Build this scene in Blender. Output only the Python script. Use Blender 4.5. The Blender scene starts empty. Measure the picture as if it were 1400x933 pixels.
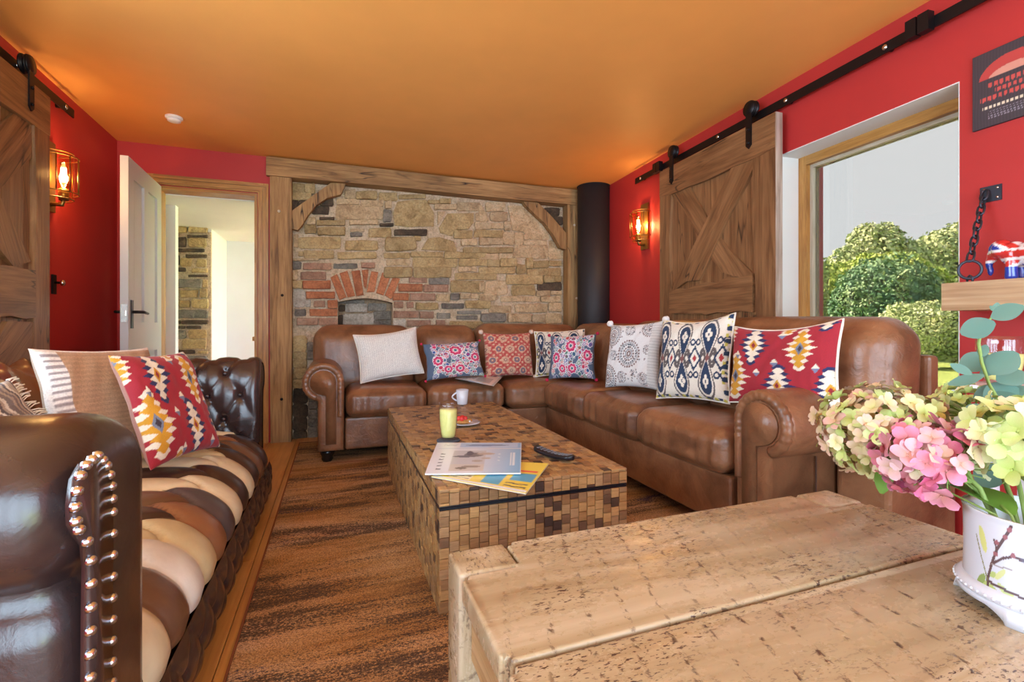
import bpy, bmesh, math, random
import numpy as np
from mathutils import Vector, Matrix
R_ = random.Random(7)
NR = np.random.RandomState(5)
SC = bpy.context.scene
COL = SC.collection
PI = math.pi

# ------------------------------------------------------------------ camera
F_PX, CX, HY, CAM_H = 655.0, 700.0, 445.0, 0.96
TH = math.atan(240 / 655)
SN, CS = math.sin(TH), math.cos(TH)
cd = bpy.data.cameras.new('camera')
cd.sensor_width = 36.0
cd.lens = F_PX / 1400 * 36
cd.shift_y = -(466.5 - HY) / 1400
cd.clip_start = 0.02
cam = bpy.data.objects.new('camera', cd)
COL.objects.link(cam)
cam.location = (0, 0, CAM_H)
cam.rotation_euler = (PI / 2, 0, -TH)
SC.camera = cam

# ------------------------------------------------------------------ sky, sun, exposure
vs = SC.view_settings
vs.view_transform = 'Standard'
vs.look = 'None'
vs.gamma = 1.0
vs.use_curve_mapping = False
vs.exposure = 0.52
SC.cycles.use_denoising = True
SC.cycles.max_bounces = 10
SC.cycles.diffuse_bounces = 5
SC.cycles.transparent_max_bounces = 16
SC.cycles.sample_clamp_indirect = 6.0
W = bpy.data.worlds.new('sky')
SC.world = W
W.use_nodes = True
bg = W.node_tree.nodes['Background']
bg.inputs[0].default_value = (0.63, 0.82, 1.0, 1)
bg.inputs[1].default_value = 8.6

sl = bpy.data.lights.new('sun', 'SUN')
sl.energy = 95.0
sl.angle = math.radians(1.0)
sl.color = (1.0, 0.95, 0.86)
sun = bpy.data.objects.new('sun', sl)
COL.objects.link(sun)
sun.rotation_euler = Vector((.8, -1, -1.1)).to_track_quat("-Z", "Y").to_euler()


def portal(name, loc, rot, sx, sy):
    l = bpy.data.lights.new(name, 'AREA')
    l.shape = 'RECTANGLE'
    l.size, l.size_y = sx, sy
    l.cycles.is_portal = True
    o = bpy.data.objects.new(name, l)
    COL.objects.link(o)
    o.location = loc
    o.rotation_euler = rot
    return o


# ------------------------------------------------------------------ pixel -> place
def ray(px, py):
    a = (px - CX) / F_PX
    return Vector((SN + a * CS, CS - a * SN, (HY - py) / F_PX))


EYE = Vector((0, 0, CAM_H))


def onz(px, py, z):
    r = ray(px, py)
    t = (z - CAM_H) / r.z
    return Vector((r.x * t, r.y * t, z))


class Plane:
    def __init__(s, o, u, n):
        s.o, s.u, s.n = Vector(o), Vector(u).normalized(), Vector(n).normalized()

    def pt(s, a, b, off=0.0):
        return s.o + s.u * a + Vector((0, 0, b)) + s.n * off

    def pix(s, px, py, off=0.0):
        r = ray(px, py)
        o = s.o + s.n * off
        t = (o - EYE).dot(s.n) / r.dot(s.n)
        p = EYE + r * t
        return ((p - s.o).dot(s.u), p.z)


CEIL = 2.34
BW = Plane((0, 4.46, 0), (1, 0, 0), (0, -1, 0))          # stone wall
DW = Plane((0, 4.37, 0), (1, 0, 0), (0, -1, 0))          # red wall with the door
RWP = Plane((2.293, 0, 0), (0.0563, 1, 0), (-1, 0.0563, 0))
LWP = Plane((-1.424, 0, 0), (-0.0258, 1, 0), (1, 0.0258, 0))


# ------------------------------------------------------------------ objects
def tag(o, label=None, cat=None, group=None, kind=None):
    if label: o['label'] = label
    if cat: o['category'] = cat
    if group: o['group'] = group
    if kind: o['kind'] = kind
    return o


def setmat(me, mat):
    if isinstance(mat, (list, tuple)):
        for m in mat: me.materials.append(m)
    elif mat is not None:
        me.materials.append(mat)


def adopt(o, parent):
    if parent is not None:
        o.parent = parent
        bpy_mw = parent_world(parent)
        o.matrix_parent_inverse = bpy_mw.inverted()


_MW = {}


def parent_world(p):
    return _MW[p.name]


def link(name, me, mat, parent=None, M=None, smooth=False):
    o = bpy.data.objects.new(name, me)
    COL.objects.link(o)
    if mat is not None and len(me.materials) == 0:
        setmat(me, mat)
    if smooth:
        me.polygons.foreach_set('use_smooth', [True] * len(me.polygons))
    M = M or Matrix.Identity(4)
    o.matrix_basis = M
    _MW[o.name] = M.copy()
    adopt(o, parent)
    return o


def thing(name, loc, label=None, cat=None, group=None, kind=None):
    o = bpy.data.objects.new(name, None)
    COL.objects.link(o)
    o.empty_display_size = 0.05
    M = Matrix.Translation(Vector(loc))
    o.matrix_basis = M
    _MW[o.name] = M
    return tag(o, label, cat, group, kind)


def from_np(name, V, Fs, mat, parent=None, smooth=True, cols=None, M=None, center=True):
    V = np.asarray(V, dtype=float)
    if M is None and center:
        c = (V.min(0) + V.max(0)) / 2
        V = V - c
        M = Matrix.Translation(Vector(c))
    me = bpy.data.meshes.new(name)
    me.from_pydata(V.tolist(), [], Fs)
    if cols is not None:
        at = me.color_attributes.new('col', 'FLOAT_COLOR', 'POINT')
        c4 = np.ones((len(V), 4), dtype=np.float32)
        c4[:, :3] = cols
        at.data.foreach_set('color', c4.ravel())
    me.update()
    return link(name, me, mat, parent, M, smooth)


def from_bm(name, bm, mat, parent=None, smooth=False, M=None, center=True):
    if M is None and center and len(bm.verts):
        co = np.array([v.co[:] for v in bm.verts])
        c = Vector((co.min(0) + co.max(0)) / 2)
        for v in bm.verts: v.co -= c
        M = Matrix.Translation(c)
    bmesh.ops.recalc_face_normals(bm, faces=bm.faces)
    me = bpy.data.meshes.new(name)
    bm.to_mesh(me)
    bm.free()
    return link(name, me, mat, parent, M, smooth)


def frame(c, x, z):
    z = Vector(z).normalized()
    x = Vector(x)
    x = (x - z * x.dot(z)).normalized()
    y = z.cross(x)
    M = Matrix((x, y, z)).transposed().to_4x4()
    M.translation = Vector(c)
    return M


def bev(bm, w, seg=2, ang=0.6):
    if w <= 0: return
    es = [e for e in bm.edges if len(e.link_faces) == 2 and e.calc_face_angle(0) > ang]
    bmesh.ops.bevel(bm, geom=es, offset=w, segments=seg, affect='EDGES', profile=0.6, clamp_overlap=True)


def box_bm(sx, sy, sz, b=0.0, seg=2):
    bm = bmesh.new()
    bmesh.ops.create_cube(bm, size=1.0)
    for v in bm.verts: v.co = Vector((v.co.x * sx, v.co.y * sy, v.co.z * sz))
    bev(bm, b, seg)
    return bm


def box(name, lo, hi, mat, parent=None, b=0.0, seg=2, grain=None, smooth=False):
    """axis-aligned box; its local X runs along the longest side (grain)"""
    lo, hi = Vector(lo), Vector(hi)
    s = hi - lo
    c = (lo + hi) / 2
    ax = 'xyz'.index(grain) if grain else max(range(3), key=lambda i: abs(s[i]))
    if ax == 0: M = Matrix.Translation(c); d = (s.x, s.y, s.z)
    elif ax == 1: M = frame(c, (0, 1, 0), (0, 0, 1)); d = (s.y, s.x, s.z)
    else: M = frame(c, (0, 0, 1), (1, 0, 0)); d = (s.z, s.y, s.x)
    return from_bm(name, box_bm(*d, b, seg), mat, parent, smooth, M, False)


def bar(name, p0, p1, w, t, zdir, mat, parent=None, b=0.003, seg=2):
    """bar from p0 to p1, width w, thickness t along zdir"""
    p0, p1 = Vector(p0), Vector(p1)
    M = frame((p0 + p1) / 2, p1 - p0, zdir)
    return from_bm(name, box_bm((p1 - p0).length, w, t, b, seg), mat, parent, False, M, False)


def poly_bm(pts, o0, o1, b=0.004, dome=0.0, seg=2, taper=0.0):
    """prism of a 2D outline between z=o0 and z=o1"""
    bm = bmesh.new()
    n = len(pts)
    cx = sum(p[0] for p in pts) / n
    cy = sum(p[1] for p in pts) / n
    lo = [bm.verts.new((p[0], p[1], o0)) for p in pts]
    hi = [bm.verts.new((p[0], p[1], o1)) for p in pts]
    bm.faces.new(lo[::-1])
    for i in range(n):
        j = (i + 1) % n
        bm.faces.new((lo[i], lo[j], hi[j], hi[i]))
    if dome:
        r1 = [bm.verts.new((cx + (p[0] - cx) * .93, cy + (p[1] - cy) * .9, o1 + dome * .7)) for p in pts]
        m = bm.verts.new((cx, cy, o1 + dome))
        for i in range(n):
            j = (i + 1) % n
            bm.faces.new((hi[i], hi[j], r1[j], r1[i]))
            bm.faces.new((r1[i], r1[j], m))
    else:
        bm.faces.new(hi)
        bev(bm, b, seg)
    return bm


def ppoly(name, pl, pts, o0, o1, mat, parent=None, g=0.0, b=0.004, dome=0.0, smooth=False, seg=2):
    """outline on a plane (u, v), thick from offset o0 to o1; g = grain angle in the plane"""
    n = len(pts)
    cu = sum(p[0] for p in pts) / n
    cv = sum(p[1] for p in pts) / n
    c, s = math.cos(g), math.sin(g)
    e1 = pl.u * c + Vector((0, 0, s))
    M = frame(pl.pt(cu, cv), e1, pl.n)
    e2 = Vector((M[0][1], M[1][1], M[2][1]))
    loc = []
    for (a, v) in pts:
        d = pl.u * (a - cu) + Vector((0, 0, v - cv))
        loc.append((d.dot(e1), d.dot(e2)))
    ar = sum(loc[i][0] * loc[(i + 1) % n][1] - loc[(i + 1) % n][0] * loc[i][1] for i in range(n))
    if ar < 0: loc = loc[::-1]
    return from_bm(name, poly_bm(loc, o0, o1, b, dome, seg), mat, parent, smooth, M, False)


def rect(a0, a1, b0, b1):
    return [(a0, b0), (a1, b0), (a1, b1), (a0, b1)]


def prect(name, pl, a0, a1, b0, b1, o0, o1, mat, parent=None, g=None, b=0.003):
    if g is None: g = PI / 2 if abs(b1 - b0) > abs(a1 - a0) else 0.0
    return ppoly(name, pl, rect(a0, a1, b0, b1), o0, o1, mat, parent, g, b)


def tube_bm(bm, pts, r, n=10, closed=False, cap=True):
    pts = [Vector(p) for p in pts]
    m = len(pts)
    rs = r if isinstance(r, (list, tuple)) else [r] * m
    rings = []
    up = Vector((0, 0, 1))
    for i, p in enumerate(pts):
        if closed: t = pts[(i + 1) % m] - pts[i - 1]
        else: t = pts[min(i + 1, m - 1)] - pts[max(i - 1, 0)]
        t.normalize()
        if i == 0:
            a = up if abs(t.dot(up)) < .9 else Vector((1, 0, 0))
            x = t.cross(a).normalized()
        else:
            x = (x - t * x.dot(t)).normalized()
        y = t.cross(x)
        rings.append([bm.verts.new(p + (x * math.cos(2 * PI * k / n) + y * math.sin(2 * PI * k / n)) * rs[i]) for k in range(n)])
    for i in range(m if closed else m - 1):
        A, B = rings[i], rings[(i + 1) % m]
        for k in range(n):
            bm.faces.new((A[k], A[(k + 1) % n], B[(k + 1) % n], B[k]))
    if cap and not closed:
        bm.faces.new(rings[0][::-1])
        bm.faces.new(rings[-1])
    return bm


def tube(name, pts, r, mat, parent=None, n=10, closed=False):
    return from_bm(name, tube_bm(bmesh.new(), pts, r, n, closed), mat, parent, True)


def lathe(name, prof, mat, parent=None, loc=(0, 0, 0), n=32, axis=None, smooth=True):
    """profile of (r, z), revolved around z (or an axis vector) at loc"""
    V, Fs = [], []
    m = len(prof)
    for (r, z) in prof:
        for k in range(n):
            a = 2 * PI * k / n
            V.append((r * math.cos(a), r * math.sin(a), z))
    for i in range(m - 1):
        for k in range(n):
            Fs.append((i * n + k, i * n + (k + 1) % n, (i + 1) * n + (k + 1) % n, (i + 1) * n + k))
    if prof[0][0] > 1e-6: Fs.append(tuple(range(n))[::-1])
    if prof[-1][0] > 1e-6: Fs.append(tuple((m - 1) * n + k for k in range(n)))
    M = Matrix.Translation(Vector(loc))
    if axis is not None:
        a = Vector(axis)
        M = frame(loc, (0, 0, 1) if abs(a.normalized().z) < .9 else (1, 0, 0), a)
    o = from_np(name, V, Fs, mat, parent, smooth, None, M)
    bm = bmesh.new()
    bm.from_mesh(o.data)
    bmesh.ops.remove_doubles(bm, verts=bm.verts, dist=1e-6)
    bmesh.ops.recalc_face_normals(bm, faces=bm.faces)
    bm.to_mesh(o.data)
    bm.free()
    if smooth:
        o.data.polygons.foreach_set('use_smooth', [True] * len(o.data.polygons))
    return o


def grid_faces(nu, nv, wrap_u=False):
    Fs = []
    for i in range(nu if wrap_u else nu - 1):
        for j in range(nv - 1):
            a = i * nv + j
            b = ((i + 1) % nu) * nv + j
            Fs.append((a, b, b + 1, a + 1))
    return Fs


def cushion_pts(lo, hi, r, puff, n=16):
    """rounded, puffed box; returns verts, faces (world coords)"""
    lo, hi = np.array(lo, float), np.array(hi, float)
    c, h = (lo + hi) / 2, (hi - lo) / 2
    r = min(r, h.min() * .98)
    t = np.linspace(-1, 1, n)
    t = np.sign(t) * np.abs(t) ** .75
    V, Fs, idx = [], [], {}

    def vid(p):
        k = tuple(np.round(p, 5))
        if k not in idx:
            idx[k] = len(V)
            V.append(p)
        return idx[k]
    for ax in range(3):
        for sg in (-1, 1):
            a1, a2 = (ax + 1) % 3, (ax + 2) % 3
            for i in range(n - 1):
                for j in range(n - 1):
                    q = []
                    for (ii, jj) in ((i, j), (i + 1, j), (i + 1, j + 1), (i, j + 1)):
                        p = np.zeros(3)
                        p[ax] = sg
                        p[a1], p[a2] = t[ii], t[jj]
                        q.append(vid(p))
                    Fs.append(tuple(q) if sg > 0 else tuple(q[::-1]))
    V = np.array(V)
    P = V * h
    inner = np.clip(P, -(h - r), h - r)
    d = P - inner
    L = np.linalg.norm(d, axis=1, keepdims=True)
    N = np.where(L > 1e-9, d / np.maximum(L, 1e-9), 0)
    P = inner + N * r
    pf = np.array(puff, float)
    for ax in range(3):
        a1, a2 = (ax + 1) % 3, (ax + 2) % 3
        P[:, ax] += pf[ax] * np.sign(V[:, ax]) * (np.abs(V[:, ax]) ** 2) * (1 - V[:, a1] ** 4) * (1 - V[:, a2] ** 4)
    return P + c, Fs, V


def snoise(P, f=3.0, seed=0):
    """cheap smooth pseudo noise on points"""
    rs = np.random.RandomState(seed)
    out = np.zeros(len(P))
    for k in range(5):
        d = rs.randn(P.shape[1])
        d /= np.linalg.norm(d)
        out += np.sin(P @ d * f * (1 + .45 * k) + rs.rand() * 7) / (1 + .6 * k)
    return out / 2.4


def cushion(name, lo, hi, r, puff, mat, parent=None, n=16, noise=.004, disp=None, seed=0, rotz=0.0, nf=6.0):
    P, Fs, V = cushion_pts(lo, hi, r, puff, n)
    if noise:
        P += noise * np.stack([snoise(P, nf, seed), snoise(P, nf, seed + 1), snoise(P, nf, seed + 2)], 1)
    if disp is not None: P = disp(P, V)
    if rotz:
        c = (np.array(lo) + np.array(hi)) / 2
        a = math.cos(rotz), math.sin(rotz)
        x, y = P[:, 0] - c[0], P[:, 1] - c[1]
        P[:, 0], P[:, 1] = c[0] + x * a[0] - y * a[1], c[1] + x * a[1] + y * a[0]
    return from_np(name, P, Fs, mat, parent, True)


# ------------------------------------------------------------------ materials
def lin(c):
    return tuple(((v / 255) / 12.92 if v / 255 <= .04045 else ((v / 255 + .055) / 1.055) ** 2.4) for v in c)


def L4(c): return (*lin(c), 1)


class NT:
    def __init__(s, name):
        s.m = bpy.data.materials.new(name)
        s.m.use_nodes = True
        s.t = s.m.node_tree
        s.b = s.t.nodes['Principled BSDF']

    def n(s, typ, **kw):
        nd = s.t.nodes.new(typ)
        for k, v in kw.items():
            if k.startswith('i_'):
                key = k[2:]
                key = int(key) if key.isdigit() else key.replace('_', ' ')
                nd.inputs[key].default_value = v
            else:
                setattr(nd, k, v)
        return nd

    def l(s, a, b): s.t.links.new(a, b)

    def coord(s, scale=(1, 1, 1), kind='Object', rnd=True):
        tc = s.n('ShaderNodeTexCoord')
        mp = s.n('ShaderNodeMapping')
        mp.inputs['Scale'].default_value = scale
        s.l(tc.outputs[kind], mp.inputs['Vector'])
        if rnd:
            oi = s.n('ShaderNodeObjectInfo')
            mu = s.n('ShaderNodeMath', operation='MULTIPLY', i_1=37.0)
            s.l(oi.outputs['Random'], mu.inputs[0])
            s.l(mu.outputs[0], mp.inputs['Location'])
        return mp.outputs[0]

    def noise(s, vec, scale, detail=4, rough=.55, dist=0.0):
        nd = s.n('ShaderNodeTexNoise')
        nd.inputs['Scale'].default_value = scale
        nd.inputs['Detail'].default_value = detail
        nd.inputs['Roughness'].default_value = rough
        nd.inputs['Distortion'].default_value = dist
        s.l(vec, nd.inputs['Vector'])
        return nd.outputs['Fac']

    def ramp(s, fac, stops):
        r = s.n('ShaderNodeValToRGB')
        e = r.color_ramp.elements
        while len(e) < len(stops): e.new(.5)
        for i, (p, c) in enumerate(stops):
            e[i].position = p
            e[i].color = c if len(c) == 4 else L4(c)
        s.l(fac, r.inputs[0])
        return r.outputs[0]

    def mix(s, a, b, fac, mode='MIX'):
        m = s.n('ShaderNodeMix', data_type='RGBA', blend_type=mode)
        for v, k in ((a, 6), (b, 7)):
            if isinstance(v, tuple): m.inputs[k].default_value = v
            else: s.l(v, m.inputs[k])
        if isinstance(fac, (int, float)): m.inputs[0].default_value = fac
        else: s.l(fac, m.inputs[0])
        return m.outputs[2]

    def bump(s, h, strength=.3, dist=.01, prev=None):
        b = s.n('ShaderNodeBump')
        b.inputs['Strength'].default_value = strength
        b.inputs['Distance'].default_value = dist
        s.l(h, b.inputs['Height'])
        if prev is not None: s.l(prev, b.inputs['Normal'])
        return b.outputs[0]

    def out(s, col=None, rough=None, normal=None, **kw):
        if col is not None:
            if isinstance(col, tuple): s.b.inputs['Base Color'].default_value = col
            else: s.l(col, s.b.inputs['Base Color'])
        if rough is not None:
            if isinstance(rough, (int, float)): s.b.inputs['Roughness'].default_value = rough
            else: s.l(rough, s.b.inputs['Roughness'])
        if normal is not None: s.l(normal, s.b.inputs['Normal'])
        for k, v in kw.items(): s.b.inputs[k.replace('_', ' ')].default_value = v
        return s.m


def m_plain(name, c, rough=.5, metal=0.0, **kw):
    t = NT(name)
    return t.out(L4(c), rough, Metallic=metal, **kw)


def m_paint(name, c, rough=.6, var=.06, bump=.06):
    t = NT(name)
    v = t.coord((1, 1, 1), rnd=False)
    f = t.noise(v, 2.2, 3)
    c2 = tuple(max(0, x * (1 - var)) for x in c)
    f2 = t.noise(v, 160, 2)
    return t.out(t.ramp(f, [(.3, c2), (.7, c)]), rough, t.bump(f2, bump, .002))


def m_wood(name, c1, c2, c3, scale=1.0, rough=.5, bump=.25, dark=None, knots=True):
    """grain runs along local X"""
    t = NT(name)
    v = t.coord((1.3 * scale, 14 * scale, 14 * scale))
    f = t.noise(v, 1.6, 6, .62, 1.1)
    col = t.ramp(f, [(.28, c3), (.46, c1), (.62, c2), (.8, c1)])
    v2 = t.coord((6 * scale, 120 * scale, 120 * scale))
    f2 = t.noise(v2, 1.0, 3)
    col = t.mix(col, t.ramp(f2, [(.35, c3), (.6, (255, 255, 255))]), .28, 'MULTIPLY')
    v3 = t.coord((1.5, 2.2, 2.2))
    f3 = t.noise(v3, 1.3, 2)
    col = t.mix(col, t.ramp(f3, [(.3, (150, 135, 120)), (.7, (255, 255, 255))]), .45, 'MULTIPLY')
    nb = t.bump(f2, bump, .004)
    nb = t.bump(f, bump, .008, nb)
    if dark:      # long drying cracks
        v4 = t.coord((.9, 9, 9))
        f4 = t.noise(v4, 1.1, 2, .5, .4)
        k = t.ramp(f4, [(.485, (0, 0, 0)), (.5, (255, 255, 255)), (.515, (0, 0, 0))])
        v5 = t.coord((2, 2, 2))
        f5 = t.ramp(t.noise(v5, 1.2, 1), [(.5, (0, 0, 0)), (.6, (255, 255, 255))])
        k = t.mix(k, f5, 1.0, 'MULTIPLY')
        col = t.mix(col, L4(dark), k)
    return t.out(col, rough, nb)


def m_leather(name, c1, c2, rough=.36, attr=False, bumpf=260, coat=.15, wr=.25):
    t = NT(name)
    v = t.coord((1, 1, 1), rnd=True)
    f = t.noise(v, 5.0, 5, .6, .5)
    if attr:
        a = t.n('ShaderNodeAttribute', attribute_name='col')
        col = t.mix(a.outputs['Color'], t.ramp(f, [(.3, (205, 200, 200)), (.65, (255, 255, 255))]), .7, 'MULTIPLY')
    else:
        col = t.ramp(f, [(.32, c2), (.62, c1)])
    fs = t.noise(v, bumpf, 2)
    fw = t.noise(v, 22, 4, .6, 1.5)
    rg = t.ramp(f, [(.3, (int(255 * (rough + .06)),) * 3), (.7, (int(255 * (rough - .05)),) * 3)])
    bwn = t.n('ShaderNodeMapRange')
    t.l(f, bwn.inputs[0])
    bwn.inputs[3].default_value = rough + .07
    bwn.inputs[4].default_value = rough - .06
    nb = t.bump(fs, .12, .0015)
    nb = t.bump(fw, wr, .006, nb)
    t.b.inputs['Coat Weight'].default_value = coat
    t.b.inputs['Coat Roughness'].default_value = .25
    return t.out(col, bwn.outputs[0], nb)


def m_cloth(name, rough=.9, scale=420, bump=.35):
    t = NT(name)
    a = t.n('ShaderNodeAttribute', attribute_name='col')
    v = t.coord((1, 1, 1), rnd=False)
    f = t.noise(v, scale, 2)
    col = t.mix(a.outputs['Color'], t.ramp(f, [(.3, (200, 200, 200)), (.6, (255, 255, 255))]), .5, 'MULTIPLY')
    t.b.inputs['Sheen Weight'].default_value = .15
    return t.out(col, rough, t.bump(f, bump, .002))


def m_emit(name, c, s):
    t = NT(name)
    t.b.inputs['Emission Color'].default_value = L4(c)
    t.b.inputs['Emission Strength'].default_value = s
    return t.out(L4(c), .5)


def m_glass(name, c=(1, 1, 1, 1), rough=0.0, ior=1.45, thin=True):
    """clear pane / thin vessel: see-through with a fresnel reflection"""
    t = NT(name)
    tr = t.n('ShaderNodeBsdfTransparent')
    tr.inputs[0].default_value = c
    gl = t.n('ShaderNodeBsdfGlossy')
    gl.inputs['Roughness'].default_value = max(rough, .02)
    lw_ = t.n('ShaderNodeLayerWeight')
    pw_ = t.n('ShaderNodeMath', operation='POWER', i_1=3.5)
    t.l(lw_.outputs['Facing'], pw_.inputs[0])
    fr = t.n('ShaderNodeMath', operation='MULTIPLY_ADD', i_1=.5, i_2=.05)
    t.l(pw_.outputs[0], fr.inputs[0])
    mx = t.n('ShaderNodeMixShader')
    t.l(fr.outputs[0], mx.inputs[0])
    t.l(tr.outputs[0], mx.inputs[1])
    t.l(gl.outputs[0], mx.inputs[2])
    t.l(mx.outputs[0], t.t.nodes['Material Output'].inputs[0])
    return t.m


M_RED = m_paint('red_wall_paint', (190, 48, 45), .55)
M_ORANGE = m_paint('orange_ceiling_paint', (250, 172, 88), .5, .04)
M_WHITE = m_paint('white_wall_paint', (238, 236, 226), .7, .03)
M_REVEAL = m_paint('white_reveal_paint', (232, 232, 226), .6, .03)
M_GREYWHITE = m_paint('grey_door_paint', (206, 206, 205), .4, .03, .02)
M_OAK = m_wood('aged_oak', (168, 124, 80), (190, 148, 100), (116, 82, 52), 1.0, .62, .35, (42, 28, 18))
M_OAKBEAM = m_wood('oak_beam', (172, 130, 80), (194, 152, 98), (118, 84, 50), .8, .7, .4, (38, 26, 18))
M_OAKNEW = m_wood('honey_oak', (198, 142, 70), (212, 160, 86), (164, 108, 48), 1.2, .4, .12)
M_BARN = m_wood('barn_door_oak', (150, 106, 68), (172, 126, 84), (110, 72, 44), .7, .40, .24, (50, 32, 20))
M_FLOOR = m_wood('floor_oak', (208, 148, 76), (220, 166, 94), (172, 114, 54), .5, .28, .06)
M_BLACK = m_plain('black_iron', (34, 29, 30), .42, .6)
M_FLUE = m_plain('black_flue_paint', (38, 34, 36), .6)
M_STEEL = m_plain('bright_steel', (215, 205, 195), .25, 1.0)
M_BRASS = m_plain('antique_brass', (150, 112, 62), .38, .9)

# ================================================================== THE SETTING
def structure(o):
    o['kind'] = 'structure'
    return o


REAR = -1.6
# floor: boards running along the room
fl = structure(thing('floor', (0.4, 1.5, 0)))
xb = -1.75
k = 0
while xb < 2.75:
    w = .205
    for (ya, yb) in ((REAR - .1, 2.2 + .45 * (k % 3)), (2.2 + .45 * (k % 3), 4.6)):
        box('floor_board', (xb + .0012, ya + .001, -.03), (xb + w - .0012, yb - .001, 0), M_FLOOR, fl, .0012, 1)
    xb += w
    k += 1
box('subfloor', (-1.9, REAR - .2, -.12), (2.9, 4.65, -.031), M_OAK, fl)

structure(box('ceiling', (-1.9, REAR - .2, CEIL), (2.95, 4.8, CEIL + .2), M_ORANGE))


def wall_with_hole(name, pl, u0, u1, hole, thick, mat, z1=CEIL):
    """slab behind a plane (offsets 0..-thick) with one rectangular opening"""
    a0, a1, b0, b1 = hole
    bm = bmesh.new()
    for (p, q, r, s) in ((u0, a0, 0, z1), (a1, u1, 0, z1), (a0, a1, 0, b0), (a0, a1, b1, z1)):
        if q - p < 1e-4 or s - r < 1e-4: continue
        vs_ = [bm.verts.new(pl.pt(u, z, o)) for o in (0, -thick) for (u, z) in ((p, r), (q, r), (q, s), (p, s))]
        for f in ((0, 1, 2, 3), (7, 6, 5, 4), (0, 4, 5, 1), (1, 5, 6, 2), (2, 6, 7, 3), (3, 7, 4, 0)):
            bm.faces.new([vs_[i] for i in f])
    bmesh.ops.remove_doubles(bm, verts=bm.verts, dist=1e-5)
    return structure(from_bm(name, bm, mat))


def reveal_lining(pl, hole, depth, mat, parent, t=.004):
    a0, a1, b0, b1 = hole
    prect('reveal_lining', pl, a0 - .0005, a0 + t, b0, b1, -depth, -.0005, mat, parent, b=0)
    prect('reveal_lining', pl, a1 - t, a1 + .0005, b0, b1, -depth, -.0005, mat, parent, b=0)
    prect('reveal_lining', pl, a0, a1, b1 - t, b1 + .0005, -depth, -.0005, mat, parent, b=0)
    prect('reveal_lining', pl, a0, a1, b0 - .0005, b0 + t, -depth, -.0005, mat, parent, b=0)


# ---- right wall with the garden window
wa, wz = RWP.pix(1312, 111.5)
wb, wz2 = RWP.pix(1064, 213)
WTOP = (wz + wz2) / 2
HOLE_R = (wa, wb, .52, WTOP)
wall_with_hole('wall_right', RWP, REAR - .1, 4.62, HOLE_R, .34, M_RED)
win = structure(thing('window_1', RWP.pt((wa + wb) / 2, .52)))
reveal_lining(RWP, HOLE_R, .15, M_REVEAL, win)
M_PANE = m_glass('tinted_window_glass', (.305, .272, .247, 1))  # tint added to dim the bright sky beyond and offset its blue


def sash(pl, hole, o, mat, parent, w=.055, d=.085):
    a0, a1, b0, b1 = hole
    prect('frame_member', pl, a0, a0 + w, b0, b1, o - d, o, mat, parent, b=.004)
    prect('frame_member', pl, a1 - w, a1, b0, b1, o - d, o, mat, parent, b=.004)
    prect('frame_member', pl, a0 + w, a1 - w, b1 - w, b1, o - d, o, mat, parent, b=.004)
    prect('frame_member', pl, a0 + w, a1 - w, b0, b0 + w, o - d, o, mat, parent, b=.004)
    # slim inner bead
    i = w
    for (p, q, r, s) in ((a0 + i, a0 + i + .018, b0 + i, b1 - i), (a1 - i - .018, a1 - i, b0 + i, b1 - i),
                         (a0 + i, a1 - i, b1 - i - .018, b1 - i), (a0 + i, a1 - i, b0 + i, b0 + i + .018)):
        prect('bead', pl, p, q, r, s, o - d + .005, o - .03, M_BEAD, parent, b=.002)


M_BEAD = m_wood('pale_bead', (206, 196, 170), (220, 212, 190), (180, 168, 140), 1.2, .45, .05)
sash(RWP, HOLE_R, -.145, M_OAKNEW, win)
pane = prect('pane', RWP, wa + .06, wb - .06, .58, WTOP - .06, -.200, -.194, M_PANE, win, b=0)
portal('window_portal', RWP.pt((wa + wb) / 2, (.52 + WTOP) / 2, -.33), (0, PI / 2, .056), 1.4, 1.0)

# ---- left wall with an unseen window, added to let sky light in
HOLE_L = (-.2, 2.2, .80, 2.10)
wall_with_hole('wall_left', LWP, REAR - .1, 4.62, HOLE_L, .34, M_RED)
win2 = structure(thing('window_added', LWP.pt(1.0, .8)))
reveal_lining(LWP, HOLE_L, .15, M_REVEAL, win2)
sash(LWP, HOLE_L, -.15, M_OAKNEW, win2)
prect('mullion', LWP, .97, 1.03, .85, 2.05, -.23, -.15, M_OAKNEW, win2)
portal('window_portal', LWP.pt(1.0, 1.45, -.33), (0, -PI / 2, 0), 1.35, 2.4)

# ---- wall behind the camera with glazed doors added, unseen, to light the room
RP = Plane((0, REAR, 0), (1, 0, 0), (0, 1, 0))
HOLE_B = (-1.25, 2.1, .04, 2.18)
wall_with_hole('wall_back', RP, -1.9, 2.9, HOLE_B, .3, M_RED)
dr2 = structure(thing('door_added', (0.4, REAR, 0)))
reveal_lining(RP, HOLE_B, .12, M_REVEAL, dr2)
for q in range(4):
    a0 = -1.25 + q * (3.35 / 4)
    sash(RP, (a0, a0 + 3.35 / 4, .04, 2.18), -.12, M_OAKNEW, dr2, .07, .06)
portal('door_portal', (.42, REAR - .29, 1.1), (PI / 2, 0, 0), 3.3, 2.1)

# ---- far wall: red part with the doorway, stone part beside it
d_r = DW.pix(352, 300)[0]
d_l = -1.30
d_top = DW.pix(352, 265)[1]
HOLE_D = (d_l, d_r, 0.0, d_top)
wall_with_hole('wall_front', DW, -1.9, -.50, HOLE_D, .16, M_RED)
# short red return right of the flue
structure(box('wall_front_return', (2.20, 4.47, 0), (2.85, 4.62, CEIL), M_RED))

dr = structure(thing('door_1', ((d_l + d_r) / 2, 4.37, 0)))
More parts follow.
